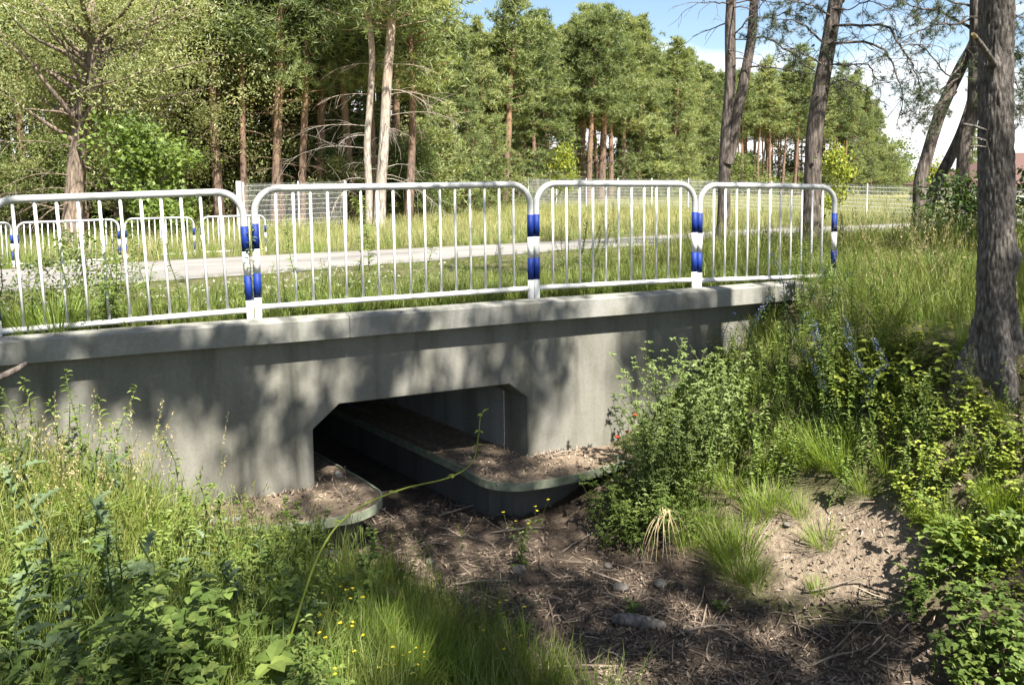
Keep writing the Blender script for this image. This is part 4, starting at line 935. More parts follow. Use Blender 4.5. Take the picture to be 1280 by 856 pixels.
def h_bugloss(H=.75):
    mb, fl = MB(), MB(); st = stemp(H, .45, .02); mb.tube(st, np.linspace(.006, .003, 7), 5, False, .3)
    for k in range(30): t = rng.uniform(.04, .6); blade(mb, along(st, t), az()+UP*rng.uniform(.4, 1), .11*(1.1-t), .012, .9, .5, n=3)
    for k in range(120):
        t = .48+.52*rng.random(); p = along(st, t); d = az()+UP*.3; w = .032*(1.25-t)+.006; c = p+unit(d)*w
        blade(fl if rng.random() < .62 else mb, c, d+rng.normal(0, .4, 3), .016, .011, .3, rng.random(), 'ovate', 2, .4)
    return [('plant', mb, 'thistle'), ('blossoms', fl, 'fl_blue')]
def h_thistle(H=.65, n=15, ll=.24):
    mb = MB(); st = stemp(H, .1); mb.tube(st, np.linspace(.008, .004, 7), 6, False, .3)
    for k in range(n):
        t = (k/n)**1.2; blade(mb, along(st, t*.97), az()+UP*rng.uniform(.35, 1.1), ll*(1.1-.6*t)*rng.uniform(.8, 1.15), .075*(1.1-.5*t), .9, .35+.4*rng.random(), 'lobed', 10, .16)
    return [('plant', mb, 'thistle')]
def h_broad(H=.5, n=11, ll=.075, mat='bright', stems=3):
    mb = MB()
    for q in range(stems):
        st = stemp(H*rng.uniform(.6, 1.1), .35, .02, rng.normal(0, .03, 2)); mb.tube(st, np.linspace(.004, .002, 7), 4, False, .2)
        for k in range(n):
            t = .2+.8*(k+rng.random())/n; p = along(st, min(t, .99)); d = unit(az()+UP*.45); e = p+d*rng.uniform(.04, .10); mb.tube([p, e], (.0018, .0012), 3, False, .3); r_ = rng.random(); sd = unit(np.cross(d, UP))
            for dd in (d*1., d*.4+sd, d*.4-sd): blade(mb, e, dd+UP*rng.uniform(-.05, .25), ll*rng.uniform(.7, 1.15), ll*.66, .7, r_, 'ovate', 4, .12)
    return [('plant', mb, mat)]
def h_fine(n=150, ln=.34, sp=.09, w=.0042):
    mb = MB()
    for k in range(n):
        a = az(); p = a*sp*math.sqrt(rng.random()); blade(mb, p-UP*.01, a*rng.uniform(.1, .6)+UP, ln*rng.uniform(.5, 1.1), w, rng.uniform(.3, 1.1), rng.random(), 'lance', 4, .1)
    return [('plant', mb, 'fine')]
def h_butter(H=.42):
    mb, fls = MB(), []
    for q in range(6):
        st = stemp(H*rng.uniform(.6, 1.15), .35, .02); mb.tube(st, np.linspace(.003, .0012, 7), 3, False, .4)
        for k in range(7): blade(mb, along(st, rng.uniform(.05, .8)), az()+UP*.6, rng.uniform(.04, .08), .018, .8, .5, 'lobed', 6)
        fl = MB(); fls.append(('flower', fl, 'fl_yel'))
        for m in range(6): blade(fl, st[-1], az()+UP*.35, .015, .013, .2, rng.random(), 'ovate', 2)
    return [('plant', mb, 'herb')]+fls
def h_spike(H=.8, mat='seed'):
    mb, fls = MB(), []
    for q in range(2):
        fl = MB(); fls.append(('seed_spike', fl, mat))
        st = stemp(H*rng.uniform(.75, 1.1), .18, .02, rng.normal(0, .03, 2)); mb.tube(st, np.linspace(.005, .002, 7), 4, False, .2)
        for k in range(14): blade(mb, along(st, rng.uniform(.05, .6)), az()+UP*.5, .11, .022, .9, .4, n=4)
        for k in range(130): c = along(st, rng.uniform(.42, 1)); blade(fl, c+rng.normal(0, .010, 3), az()+UP*.6, .02, .011, .3, rng.random(), 'ovate', 2, .3)
    return [('plant', mb, 'herb')]+fls
def h_stalk(H=.85, mat='straw'):
    mb, fls = MB(), []
    for q in range(3):
        fl = MB(); fls.append(('seed_head', fl, mat)); st = stemp(H*rng.uniform(.7, 1.15), .3, .02, rng.normal(0, .04, 2)); mb.tube(st, np.linspace(.0022, .001, 7), 3, False, .6)
        for k in range(5): blade(mb, along(st, rng.uniform(.02, .5)), az()+UP*1.2, rng.uniform(.18, .32), .006, 1.2, .6, n=5)
        for k in range(34): t = rng.uniform(.78, 1); c = along(st, t); blade(fl, c+rng.normal(0, .004, 3), az()*.6+UP, .022*(1.6-t), .005, .6, rng.random(), n=2)
    return [('plant', mb, 'grass')]+fls
def h_poppy():
    mb, fls = MB(), []
    for q in range(3):
        fl = MB(); fls.append(('flower', fl, 'fl_red')); st = stemp(rng.uniform(.35, .55), .3, .02); mb.tube(st, np.linspace(.002, .0012, 7), 3, False, .4)
        for k in range(6): blade(mb, along(st, rng.uniform(.03, .5)), az()+UP*.6, .10, .03, .8, .5, 'lobed', 8)
        c = st[-1]
        for m in range(5): blade(fl, c, az()+UP*.5, .034, .04, -.3, rng.random(), 'ovate', 4, .35)
    return [('plant', mb, 'thistle')]+fls
def h_daisy():
    mb, fls = MB(), []
    for q in range(6):
        fl = MB(); fls.append(('flower', fl, 'fl_white')); st = stemp(rng.uniform(.16, .34), .35, .01, rng.normal(0, .07, 2)); mb.tube(st, np.linspace(.0018, .001, 7), 3, False, .4)
        for k in range(5): blade(mb, along(st, rng.uniform(0, .6)), az()+UP*.5, .05, .012, .8, .5, n=3)
        for m in range(7): blade(fl, st[-1]+rng.normal(0, .006, 3), az()+UP*.3, .014, .009, .2, rng.random(), 'ovate', 2)
    return [('plant', mb, 'herb')]+fls
def proto(fn, k, seed, **kw):
    global rng
    old = rng; out = []
    for q in range(k):
        rng = np.random.default_rng(seed+q); out.append([(nm, mb.mesh(nm, M[mt], False)) for nm, mb, mt in fn(**kw) if mb.n])
    rng = old; return out
PR = dict(lance=proto(h_lance, 3, 200), lanceS=proto(h_lance, 3, 205, H=.55, n=34, ll=.075), lanceL=proto(h_lance, 2, 208, H=1.25, n=70, ll=.15, lw=.026), luc=proto(h_lucerne, 3, 210), lucS=proto(h_lucerne, 2, 214, H=.5, stems=7, mat='herb'), bug=proto(h_bugloss, 4, 220), thi=proto(h_thistle, 3, 230),
          brd=proto(h_broad, 4, 240, ll=.062, n=9), brdD=proto(h_broad, 2, 246, mat='herb', ll=.055, H=.4, n=9), brdB=proto(h_broad, 2, 249, H=.4, n=5, ll=.12, stems=2, mat='maple'), fine=proto(h_fine, 3, 250), but=proto(h_butter, 3, 260), spk=proto(h_spike, 3, 270), stk=proto(h_stalk, 3, 280), pop=proto(h_poppy, 2, 290), dai=proto(h_daisy, 3, 295))
def plant(kind, p, name, label, cat, group=None, sc=1., k=None):
    pr = PR[kind]; parts = pr[rng.integers(0, len(pr)) if k is None else k]
    o = bpy.data.objects.new(name, parts[0][1]); COL.objects.link(o); o.location = p; o.rotation_euler = (rng.normal(0, .07), rng.normal(0, .07), rng.uniform(0, 6.28)); o.scale = (sc, sc, sc*rng.uniform(.9, 1.12))
    tag(o, label, cat, group)
    for nm, me in parts[1:]:
        c = bpy.data.objects.new(nm, me); COL.objects.link(c); c.parent = o
    return o
def inpoly(u, v, poly):
    c = np.zeros(len(u), bool); n = len(poly)
    for k in range(n):
        (x1, y1), (x2, y2) = poly[k], poly[(k+1) % n]
        c ^= ((y1 > v) != (y2 > v)) & (u < (x2-x1)*(v-y1)/(y2-y1+1e-9)+x1)
    return c
def region(n, poly, sep=0):
    P = np.array(poly); lo_, hi_ = P.min(0), P.max(0); u = rng.uniform(lo_[0], hi_[0], n*6); v = rng.uniform(lo_[1], hi_[1], n*6); m = inpoly(u, v, poly)
    u, v = u[m][:n], v[m][:n]; return ground_many(u, v)
SHELF = lambda s, o: (o > -.86) & (o < .1) & (s > .9) & (s < 5.2)
def clear(P):
    s, o = so(P[:, 0], P[:, 1]); q = s-(3.1+.42*np.maximum(-o, 0))
    return ~SHELF(s, o) & ~((o < .05) & (o > -.28)) & (np.hypot(P[:, 0]-3.56, P[:, 1]-5.77) > .25) & (np.hypot(P[:, 0], P[:, 1]) > 1.5)
def strew(kind, n, poly, name, label, cat, group, sc=(.8, 1.2), z=-.01):
    P = region(n, poly); P = P[clear(P)]
    for p in P: plant(kind, p+(0, 0, z), name, label, cat, group, rng.uniform(*sc))

# ------------------------------------------------------------------ grass
def tuft_tpl(n, H, sp, w, seed, bend=.8, seedhead=False):
    global rng
    old = rng; rng = np.random.default_rng(seed); V = []; Fq = []; Ft = []; r = []; b = 0
    for k in range(n):
        a = rng.uniform(0, 6.28); rr = sp*math.sqrt(rng.random()); p = np.array([rr*math.cos(a), rr*math.sin(a), -.02]); a2 = a+rng.normal(0, .9); d = np.array([math.cos(a2), math.sin(a2), 0]); side = np.array([-d[1], d[0], 0]); h = H*rng.uniform(.45, 1.15); bd = bend*rng.uniform(.15, 1.)
        for t, ww in ((0, 1), (.35, .95), (.7, .7)):
            c = p+UP*h*t*(1-.25*bd*t)+d*h*bd*t*t*.7; V += [c-side*w*.5*ww, c+side*w*.5*ww]
        V.append(p+UP*h*(1-.32*bd)+d*h*bd*.75); Fq += [(b, b+1, b+3, b+2), (b+2, b+3, b+5, b+4)]; Ft.append((b+4, b+5, b+6)); r += [rng.random()]*7; b += 7
        if seedhead and rng.random() < .35:
            tip = V[-1]
            for m in range(5):
                c = tip+rng.normal(0, .012, 3)-UP*.03*m; V += [c, c+side*.012+UP*.02, c+UP*.05]; Ft.append((b, b+1, b+2)); r += [.95]*3; b += 3
    rng = old
    return np.array(V), [np.array(Fq), np.array(Ft)], np.array(r)
T_short = [tuft_tpl(26, .24, .10, .0055, 300+k, .9) for k in range(4)]
T_mid = [tuft_tpl(26, .42, .10, .006, 310+k, .8) for k in range(4)]
T_tall = [tuft_tpl(18, .72, .09, .0055, 320+k, .7, True) for k in range(4)]
T_far = [tuft_tpl(16, .62, .22, .012, 330+k, .5, True) for k in range(4)]
def grass(tpls, P, name, mat, sc=(.7, 1.2), rnd=None):
    mb = MB(); k = len(P); scatter(mb, tpls, P, rng.uniform(0, 6.28, k), rng.uniform(*sc, k), .15, rnd); o = mb.obj(name, M[mat]); tag(o, kind='stuff'); return o
def wpts(n, s0, s1, o0, o1, cond):
    s_ = rng.uniform(s0, s1, n); o_ = rng.uniform(o0, o1, n); m = cond(s_, o_); s_, o_ = s_[m], o_[m]; x, y = xy(s_, o_); return np.stack([x, y, gz(x, y)], 1)
nearr = lambda s, o: np.interp(s, *ROAD_N)
patchy = lambda s, o, f, lo: wob(*xy(s, o), f) > lo
P = np.concatenate([wpts(5200, -4, 11, .06, 10, lambda s, o: (o < nearr(s, o)+.1) & (rng.random(len(s)) < 1.15-o/9)), wpts(2600, 8, 30, .3, 12, lambda s, o: o < nearr(s, o)+.1)])
dd = so(P[:, 0], P[:, 1])[1]; near_ = dd < 1.3
grass(T_short, P[dd < 3.2], 'verge_grass', 'grass', (.5, 1.0)); grass(T_short, P[dd >= 3.2], 'low_verge_grass', 'grass', (.3, .62)); grass(T_mid, P[near_ | (P[:, 0] > 3.5)], 'longer_verge_grass', 'grass', (.4, .85))
P = wpts(420, -3.5, 18, .25, 10, lambda s, o: (o < nearr(s, o)-1.2) & (s > 1.5) & patchy(s, o, .8, .15)); grass(T_tall, P, 'tall_verge_grass', 'grass', (.45, .8))
P = wpts(1500, -4, 9, .05, 1.2, lambda s, o: o > 0); grass(T_short, P, 'low_green_cover', 'lush', (.5, 1.))
P = wpts(26000, -14, 75, 12, 66, lambda s, o: (o > np.interp(s, *ROAD_F)+.5) & (s > -2+.0*o) & (rng.random(len(s)) < np.clip(26/(o+4), .12, 1))); grass(T_far, P, 'meadow_grass', 'dry', (.7, 1.25), np.clip(.42+.30*wob(P[:, 0], P[:, 1], .35)+rng.normal(0, .22, len(P)), 0, 1))
P = wpts(2000, -12, 20, 12, 24, lambda s, o: (o > np.interp(s, *ROAD_F)+.3) & (o < np.interp(s, *ROAD_F)+3.2)); grass(T_mid, P, 'roadside_grass', 'lush', (.5, 1.1))
P = wpts(2200, -30, 8, 14, 44, lambda s, o: (o > np.interp(s, *ROAD_F)+1.5) & (s < 5)); grass(T_far, P, 'woodland_grass', 'lush', (.6, 1.))
def leftc(s, o): q = s-(3.1+.42*-o); x, y = xy(s, o); return (q < -.72-.25*rng.random(len(s))) & ~SHELF(s, o) & (np.hypot(x, y) > 1.7) & (o < -.13)
P = wpts(5200, -5.5, 5, -7, -.1, lambda s, o: leftc(s, o)); cd = np.hypot(P[:, 0], P[:, 1]); grass(T_mid, P[(cd > 3.6) | (P[:, 0] > -.3)], 'bank_grass', 'lush', (.45, 1.0)); grass(T_short, P[(cd <= 3.9)], 'low_bank_grass', 'lush', (.5, 1.1))
P = wpts(1500, -5.5, 3, -6, -.12, lambda s, o: leftc(s, o) & patchy(s, o, 1.1, -.1)); grass(T_tall, P[np.hypot(P[:, 0], P[:, 1]) > 4.2], 'tall_bank_grass', 'grass', (.55, 1.0))
def rightc(s, o): q = s-(3.1+.42*-o); x, y = xy(s, o); return (q > 1.35) & ~SHELF(s, o) & (o < .0) & (np.hypot(x-3.56, y-5.77) > .22)
def sandy(s, o, thr=.25):
    x, y = xy(s, o); u, v, d = proj(np.stack([x, y, gz(x, y)], 1)); return (np.exp(-(((u-1050)/150)**2+((v-690)/85)**2)**1.5) < thr) | (d < .3)
P = wpts(2300, 4.2, 13, -5, .0, lambda s, o: rightc(s, o) & sandy(s, o, .12) & (rng.random(len(s)) < np.where(o > -1.9, 1, .25))); grass(T_mid, P, 'slope_grass', 'lush', (.5, 1.0))
P = wpts(900, 6.2, 14, -2.2, 3, lambda s, o: (s > 6.5) & patchy(s, o, .9, -.2)); grass(T_tall, P, 'tall_slope_grass', 'grass', (.7, 1.15))

# ------------------------------------------------------------------ single herbs, by where they grow
GA = 'weeds on the left bank'
LBANK = [(-20, 560), (230, 560), (330, 640), (440, 700), (560, 790), (640, 870), (-20, 1000)]
strew('lanceS', 60, [(-10, 560), (330, 600), (420, 690), (540, 800), (0, 860)], 'willowherb', 'narrow leaved green herb among the grass of the left bank', 'weed', GA)
strew('lance', 26, [(-20, 560), (230, 570), (330, 640), (240, 680), (-20, 660)], 'tall_herb', 'tall lush green herb in front of the left part of the headwall', 'weed', 'tall herbs in front of the left headwall', (.8, 1.25))
strew('stk', 34, [(-20, 580), (240, 590), (330, 660), (250, 740), (-20, 760)], 'grass_stalk', 'tall pale grass stalks with seed heads in front of the headwall on the left', 'grass stalk', 'seeding grass stalks on the left bank', (.8, 1.15))
strew('lucS', 18, [(100, 590), (330, 630), (430, 700), (300, 760), (80, 700)], 'small_leaved_herb', 'small leaved bushy herb on the left bank near the headwall', 'weed', 'bushy herbs on the left bank')
strew('brdD', 16, [(0, 760), (420, 720), (620, 860), (0, 960)], 'leafy_seedling', 'leafy dark seedling low at the bottom of the left bank', 'seedling', 'leafy seedlings at the bottom left')
strew('but', 8, [(430, 740), (560, 760), (680, 860), (500, 940), (380, 900)], 'buttercup', 'yellow flowered buttercup at the bottom of the photo', 'wildflower', 'yellow buttercups at the bottom', (.6, 1.05))
strew('fine', 26, [(420, 730), (520, 760), (600, 860), (420, 880)], 'grass_tuft', 'soft bright grass tuft at the lower edge of the left bank', 'grass tuft', 'soft tufts on the left bank', (.7, 1.1))
for u, v, sc, lb in [(165, 690, 1.15, 'tall sow thistle with jagged grey green leaves, in the sun on the left bank'), (60, 790, 1.0, 'sow thistle with pale jagged leaves near the bottom left corner'), (140, 770, 1.1, 'dark jagged sow thistle in the shade, centre of the left bank'), (25, 700, 1.1, 'sow thistle cut off by the left edge of the photo'), (195, 820, .9, 'low sow thistle with broad shaded leaves at the bottom left'), (110, 720, .8, 'small sow thistle left of the tall sunlit one')]:
    p = ground_at(u, v); plant('thi', p, 'sow_thistle', lb, 'thistle', 'sow thistles on the left bank', sc)
for u, v, sc, lb in [(165, 600, 1.15, 'tallest thin weed standing up against the left part of the headwall'), (202, 600, .9, 'second tall thin weed against the headwall, right of the tallest'), (232, 620, 1., 'tall thin weed against the headwall with loose top'), (310, 640, .9, 'pale tall weed just left of the left shelf'), (385, 660, .95, 'upright weed in front of the left edge of the tunnel opening')]:
    p = ground_at(u, v); plant('lance', p, 'tall_weed', lb, 'weed', GA, sc)
strew('lanceS', 34, [(-20, 690), (300, 690), (430, 760), (420, 960), (-20, 960)], 'willowherb', 'narrow leaved herb in the half shade at the bottom left', 'weed', 'shaded weeds at the bottom left', (.6, 1.0))
strew('brdD', 22, [(-20, 700), (250, 690), (460, 780), (440, 960), (-20, 960)], 'leafy_seedling', 'leafy dark seedling low at the bottom of the left bank', 'seedling', 'leafy seedlings at the bottom left', (.5, .9))
strew('fine', 30, [(0, 560), (240, 580), (330, 660), (200, 720), (0, 700)], 'sunlit_grass_tuft', 'soft yellow green grass tuft in the sun left of the tunnel', 'grass tuft', 'sunlit tufts on the left bank', (.9, 1.4))
for u, v, sc in [(300, 800, .7), (380, 830, .6), (90, 850, .8), (240, 760, .7), (20, 850, .7), (330, 740, .6)]:
    plant('thi', ground_at(u, v), 'sow_thistle', 'young sow thistle rosette among the shaded weeds at the bottom left', 'thistle', 'young sow thistles at the bottom left', sc)
strew('lanceS', 46, [(1090, 480), (1290, 500), (1300, 740), (1190, 720), (1120, 620)], 'narrow_leaved_weed', 'short narrow leaved weed among the bright seedlings below the thick pine', 'weed', 'short weeds below the thick pine', (.4, .8))
strew('fine', 12, [(1130, 640), (1290, 620), (1290, 740), (1170, 720)], 'horsetail_tuft', 'feathery horsetail tuft among the bright seedlings on the right', 'horsetail', 'horsetail tufts right of the bare sand', (.6, .9))
p = ground_at(352, 905)
plant('brdB', p, 'broad_leaf_plant', 'bright plant with a few big rounded leaves at the bottom edge, left of centre', 'plant', None, 1.0)
# the arching shoot
mb = MB(); q = spline([aty(330, 900, 3.6), aty(365, 790, 3.7), aty(400, 690, 3.85), aty(440, 640, 4.0), aty(500, 612, 4.2), aty(560, 597, 4.4), aty(590, 578, 4.5), aty(598, 545, 4.5), aty(601, 520, 4.5), aty(611, 510, 4.5)], 6)
q[0][2] = min(q[0][2], gz(q[0][0], q[0][1])); b0 = q[0].copy(); q = q-b0; mb.tube(q, np.linspace(.0065, .0025, len(q)), 7, True, .6)
for t, n_ in ((.3, 2), (.42, 3), (.58, 3), (.74, 4), (.8, 4), (.9, 4), (.96, 3)):
    for m in range(n_): blade(mb, along(q, t), az()+UP*.3, .05*(1.5-t), .016, .6, .7, n=4)
o = mb.obj('arching_shoot', M['bright'], None, True); o.location = b0; tag(o, 'long green shoot arching from the left bank across the tunnel opening', 'shoot')
# right bank
GB = 'weeds on the right bank'
for k in range(14):
    u, v = (rng.uniform(800, 905), rng.uniform(590, 680)) if k < 9 else (rng.uniform(825, 905), rng.uniform(530, 600))
    p = ground_at(u, v); s_, o_ = so(p[0], p[1])
    if SHELF(s_, o_): continue
    plant('luc', p, 'lucerne', 'tall grey green small leaved bush against the right part of the headwall', 'herb', 'tall small leaved bushes by the headwall', rng.uniform(.85, 1.25)*(1 if k < 9 else 1.2))
strew('lucS', 22, [(745, 630), (830, 610), (880, 690), (780, 710), (740, 670)], 'small_leaved_herb', 'low small leaved herb at the foot of the tall bush right of the shelf', 'herb', 'low herbs beside the right shelf', (.7, 1.1))
strew('lance', 80, [(850, 440), (1000, 380), (1130, 420), (1090, 560), (960, 610), (880, 560)], 'willowherb', 'leafy upright herb on the right bank between the bush and the thick pine', 'weed', GB, (.6, 1.05))
strew('lance', 16, [(780, 620), (900, 560), (930, 640), (830, 690)], 'willowherb', 'leafy upright herb growing up through the tall bush by the headwall', 'weed', 'herbs among the tall bush', (.6, 1.1))
strew('lanceS', 70, [(880, 500), (1100, 480), (1190, 560), (1130, 640), (930, 640)], 'narrow_leaved_weed', 'short narrow leaved weed on the upper right bank', 'weed', 'short weeds on the right bank', (.6, 1.1))
strew('brd', 66, [(1090, 470), (1290, 500), (1300, 760), (1190, 740), (1130, 640), (1090, 560)], 'broad_leaved_seedling', 'bright green broad leaved seedling in the sun below the thick pine', 'seedling', 'bright seedlings below the thick pine', (.3, .62))
strew('brdD', 24, [(1150, 690), (1300, 660), (1330, 900), (1190, 880), (1120, 780)], 'leafy_seedling', 'leafy green seedling at the bottom right corner', 'seedling', 'leafy seedlings at the bottom right', (.6, 1.1))
strew('brd', 26, [(1000, 470), (1180, 440), (1200, 490), (1060, 560)], 'bramble', 'leafy bramble shoot left of the thick pine', 'bramble', 'bramble shoots left of the thick pine', (.5, 1.))
for u, v, sc in [(1040, 590, 1.15), (1055, 600, 1.0), (1025, 575, .9), (925, 725, 1.25), (945, 735, .9), (905, 700, 1.1), (930, 690, 1.), (970, 640, .9), (950, 655, 1.), (1000, 650, .7), (885, 665, .9), (860, 690, 1.), (1080, 620, .8), (915, 620, .9), (960, 600, .9), (880, 610, 1.), (1010, 590, .9), (1110, 600, .7), (1190, 690, 1.0), (1205, 700, .8), (1020, 750, .55), (840, 640, 1.), (1065, 560, .9), (990, 570, .9)]:
    p = ground_at(u, v)
    plant('fine', p, 'horsetail_tuft', 'feathery light green horsetail tuft at the upper rim of the bare sand', 'horsetail', 'horsetail tufts round the bare sand', sc)
for u, v, sc in [(1028, 690, .85)]:
    plant('fine', ground_at(u, v), 'horsetail_tuft', 'lone bright green horsetail tuft in the middle of the bare sand', 'horsetail', None, sc)
for u, v, sc, hi in [(893, 470, .95, 1), (925, 470, 1., 1), (955, 480, 1., 1), (975, 470, .9, 1), (1000, 420, 1., 0), (1018, 420, 1., 0), (1045, 500, 1., 1), (1100, 520, .9, 1), (1045, 540, .95, 1), (1065, 545, .9, 1), (1120, 500, .8, 1), (860, 480, .9, 1), (990, 430, 1.1, 0), (1080, 480, .9, 1)]:
    p = ground_at(u, v); plant('bug', p, 'viper_bugloss', 'leaning blue spike of bugloss on the right bank below the last barrier' if hi else 'blue spike of bugloss standing in front of the last barrier', 'wildflower', 'blue bugloss spikes on the right bank' if hi else 'blue bugloss before the last barrier', sc)
for u, v, lb in [(775, 590, 'orange red poppy beside the headwall, right of the right shelf')]:
    plant('pop', ground_at(u, v), 'poppy', lb, 'poppy', None, 1.)
plant('but', ground_at(652, 712), 'yellow_weed', 'slender yellow flowered weed growing alone in the ditch litter', 'wildflower', None, 1.2, 0)
plant('lance', ground_at(1165, 850), 'mugwort', 'feathery grey green weed at the bottom edge near the right corner', 'weed', None, .45, 1)
for u, v, lb in [(900, 765, 'small leafy seedling in the dark litter below the sand'), (655, 790, 'small two leaved seedling in the middle of the ditch'), (790, 770, 'low creeping seedling right of the grey log')]:
    plant('brdB', ground_at(u, v), 'seedling', lb, 'seedling', None, .32)
# verge plants behind the barriers
def onverge(u, v): return ground_at(u, v)
for u, v, sc, lb in [(448, 372, 1.0, 'tall leafy goldenrod behind the longest barrier, left of the pair'), (470, 368, 1.1, 'tall leafy goldenrod behind the longest barrier, the tallest one'), (535, 362, .9, 'tall leafy goldenrod right of the tallest, behind the longest barrier'), (190, 395, .85, 'bright leafy weed behind the nearest tilted barrier'), (174, 385, .75, 'smaller leafy weed beside the bright one, behind the nearest tilted barrier')]:
    plant('lanceL', onverge(u, v), 'goldenrod', lb, 'weed', None, sc*.9)
for u, v, sc in [(708, 340, .8), (728, 345, 1.), (738, 340, 1.), (752, 345, .8), (770, 335, 1.), (866, 330, .8), (700, 330, .6), (622, 335, .6), (935, 325, .7), (1050, 330, .9), (742, 352, .7)]:
    plant('spk', onverge(u, v), 'dark_seed_stalk', 'dark seeded dock stalk in the verge behind the right hand barriers', 'dock', 'dark dock stalks behind the barriers', sc*1.1)
strew('dai', 60, [(-10, 400), (280, 360), (480, 345), (640, 350), (500, 380), (240, 400), (0, 420)], 'white_flowered_weed', 'small white flowered weed in the verge behind the barriers', 'wildflower', 'white flowered weeds in the verge', (.7, 1.1))
strew('lanceS', 50, [(340, 380), (700, 335), (1000, 330), (1000, 345), (660, 365), (330, 395)], 'verge_weed', 'narrow leaved weed in the verge grass behind the barriers', 'weed', 'weeds in the verge', (.5, .9))
strew('stk', 70, [(560, 345), (1090, 318), (1190, 330), (1190, 430), (1040, 440), (1000, 345)], 'grass_stalk', 'tall grass stalks with straw seed heads right of the bridge', 'grass stalk', 'grass stalks right of the bridge', (.7, 1.1))
bush_ = broad_meshes(111, 1.0, .5, .5, 12, 6, 11, .06, .03, 'midleaf', r0=.012, stems=4, spread=.22)
for u, v, sc, lb in [(95, 395, .95, 'sparse dark twiggy bush behind the nearest barrier, left one'), (135, 390, .8, 'sparse dark twiggy bush behind the nearest barrier, right one'), (30, 400, .7, 'sparse dark twiggy bush at the left edge behind the nearest barrier')]:
    p = onverge(u, v); plant_tree('bush', bush_, p, lb, 'bush', None, u, (sc, sc, sc))
dk = broad_meshes(113, 1.5, .8, .8, 12, 6, 22, .11, .05, 'shrub', r0=.03, stems=3, spread=.34)
for u, v, sc, lb in [(1180, 318, .95, 'dark leafy bush between the crossing trunks and the upright slender pine'), (1275, 330, 1., 'dark leafy bush right of the thick pine at the photo edge'), (1160, 312, .6, 'low dark bush at the foot of the crossing trunks'), (1222, 318, .7, 'dark bush showing just left of the thick pine')]:
    p = onverge(u, v); plant_tree('bush', dk, p, lb, 'bush', None, u, (sc*1.1, sc*1.1, sc))

# ------------------------------------------------------------------ ditch litter: one mass of twigs, flakes, needles; a few bigger pieces on their own
mb = MB()
def litter_pts(n):
    o_ = -rng.random(n)**.9*6.8+.25; s_ = 3.1+.42*np.maximum(-o_, 0)+rng.normal(0, .62, n); o2 = np.maximum(o_, -9)
    x, y = xy(s_, o2); m = (wob(x*1.7, y*1.7, 2.2) > -.25) | (rng.random(n) < .4); x, y, o2 = x[m], y[m], o2[m]
    return np.stack([x, y, np.where(o2 > -.05, -1.955, gz(x, y))], 1)
P = np.concatenate([litter_pts(6400), region(1100, [(760, 720), (930, 760), (1150, 740), (1180, 900), (760, 900)])]); a = rng.uniform(0, 6.28, len(P)); ln = rng.gamma(2., .05, len(P))+.02
for p, a_, l_ in zip(P, a, ln):
    d = np.array([math.cos(a_), math.sin(a_), rng.normal(0, .12)])*l_; rr = rng.uniform(.0015, .0045)*(1+l_*2); m = p+d*.5+(0, 0, rr)+rng.normal(0, .006, 3)
    mb.tube([p-d*.0+(0, 0, rr), m, p+d+(0, 0, rr)], (rr, rr, rr*.6), 3, False, np.clip(rng.beta(1.2, 2), 0, 1))
P = np.concatenate([litter_pts(9500), region(1500, [(760, 700), (930, 750), (1150, 730), (1180, 900), (760, 900)])]); leaves(mb, P+(0, 0, .008), .045, .022, rng.beta(1.2, 2.2, len(P)), .05, .2)
P = np.concatenate([region(500, [(930, 640), (1160, 640), (1180, 720), (940, 740)]), region(500, [(1080, 480), (1290, 500), (1290, 720), (1120, 660)])]); leaves(mb, P+(0, 0, .006), .04, .018, rng.uniform(.2, .9, len(P)), .05, .2)
aa = rng.uniform(0, 6.28, 420); rr_ = .17+rng.gamma(1.6, .14, 420); xx, yy = 3.56+rr_*np.cos(aa), 5.77+rr_*np.sin(aa); leaves(mb, np.stack([xx, yy, gz(xx, yy)+.008], 1), .05, .018, rng.uniform(.1, .9, 420), .08, .2)
for q in range(90):
    a_, r_ = rng.uniform(0, 6.28), rng.uniform(.18, .6); p = np.array([3.56+r_*math.cos(a_), 5.77+r_*math.sin(a_), 0]); p[2] = gz(p[0], p[1])+.006; b_ = rng.uniform(0, 6.28); d_ = np.array([math.cos(b_), math.sin(b_), .05])*rng.uniform(.05, .16); mb.tube([p, p+d_*.5+(0, 0, .006), p+d_], (.003, .003, .002), 3, False, rng.random())
tag(mb.obj('ditch_litter', M['litter']), kind='stuff')
for q in range(22):
    a_, r_ = rng.uniform(0, 6.28), rng.uniform(.19, .42); p = np.array([3.56+r_*math.cos(a_), 5.77+r_*math.sin(a_), 0]); p[2] = gz(p[0], p[1])
    plant(('brd', 'lanceS', 'fine')[q % 3], p-(0, 0, .01), 'small_weed', 'small weed growing close round the foot of the thick pine', 'weed', 'weeds at the foot of the thick pine', rng.uniform(.3, .6))
mb = MB(); n_ = 420
for sgn in (1, -1):
    s_ = rng.uniform(3.7, 4.9, n_) if sgn > 0 else rng.uniform(1.3, 2.6, n_); o_ = rng.uniform(-.62, .3, n_); x, y = xy(s_, np.where((s_ > 4.25) | (s_ < 2.3), np.minimum(o_, -.13), o_))
    leaves(mb, np.stack([x, y, np.full(n_, -1.50)], 1), .05, .018, rng.uniform(.2, 1, n_), .1, .2)
tag(mb.obj('shelf_litter', M['litter']), kind='stuff')
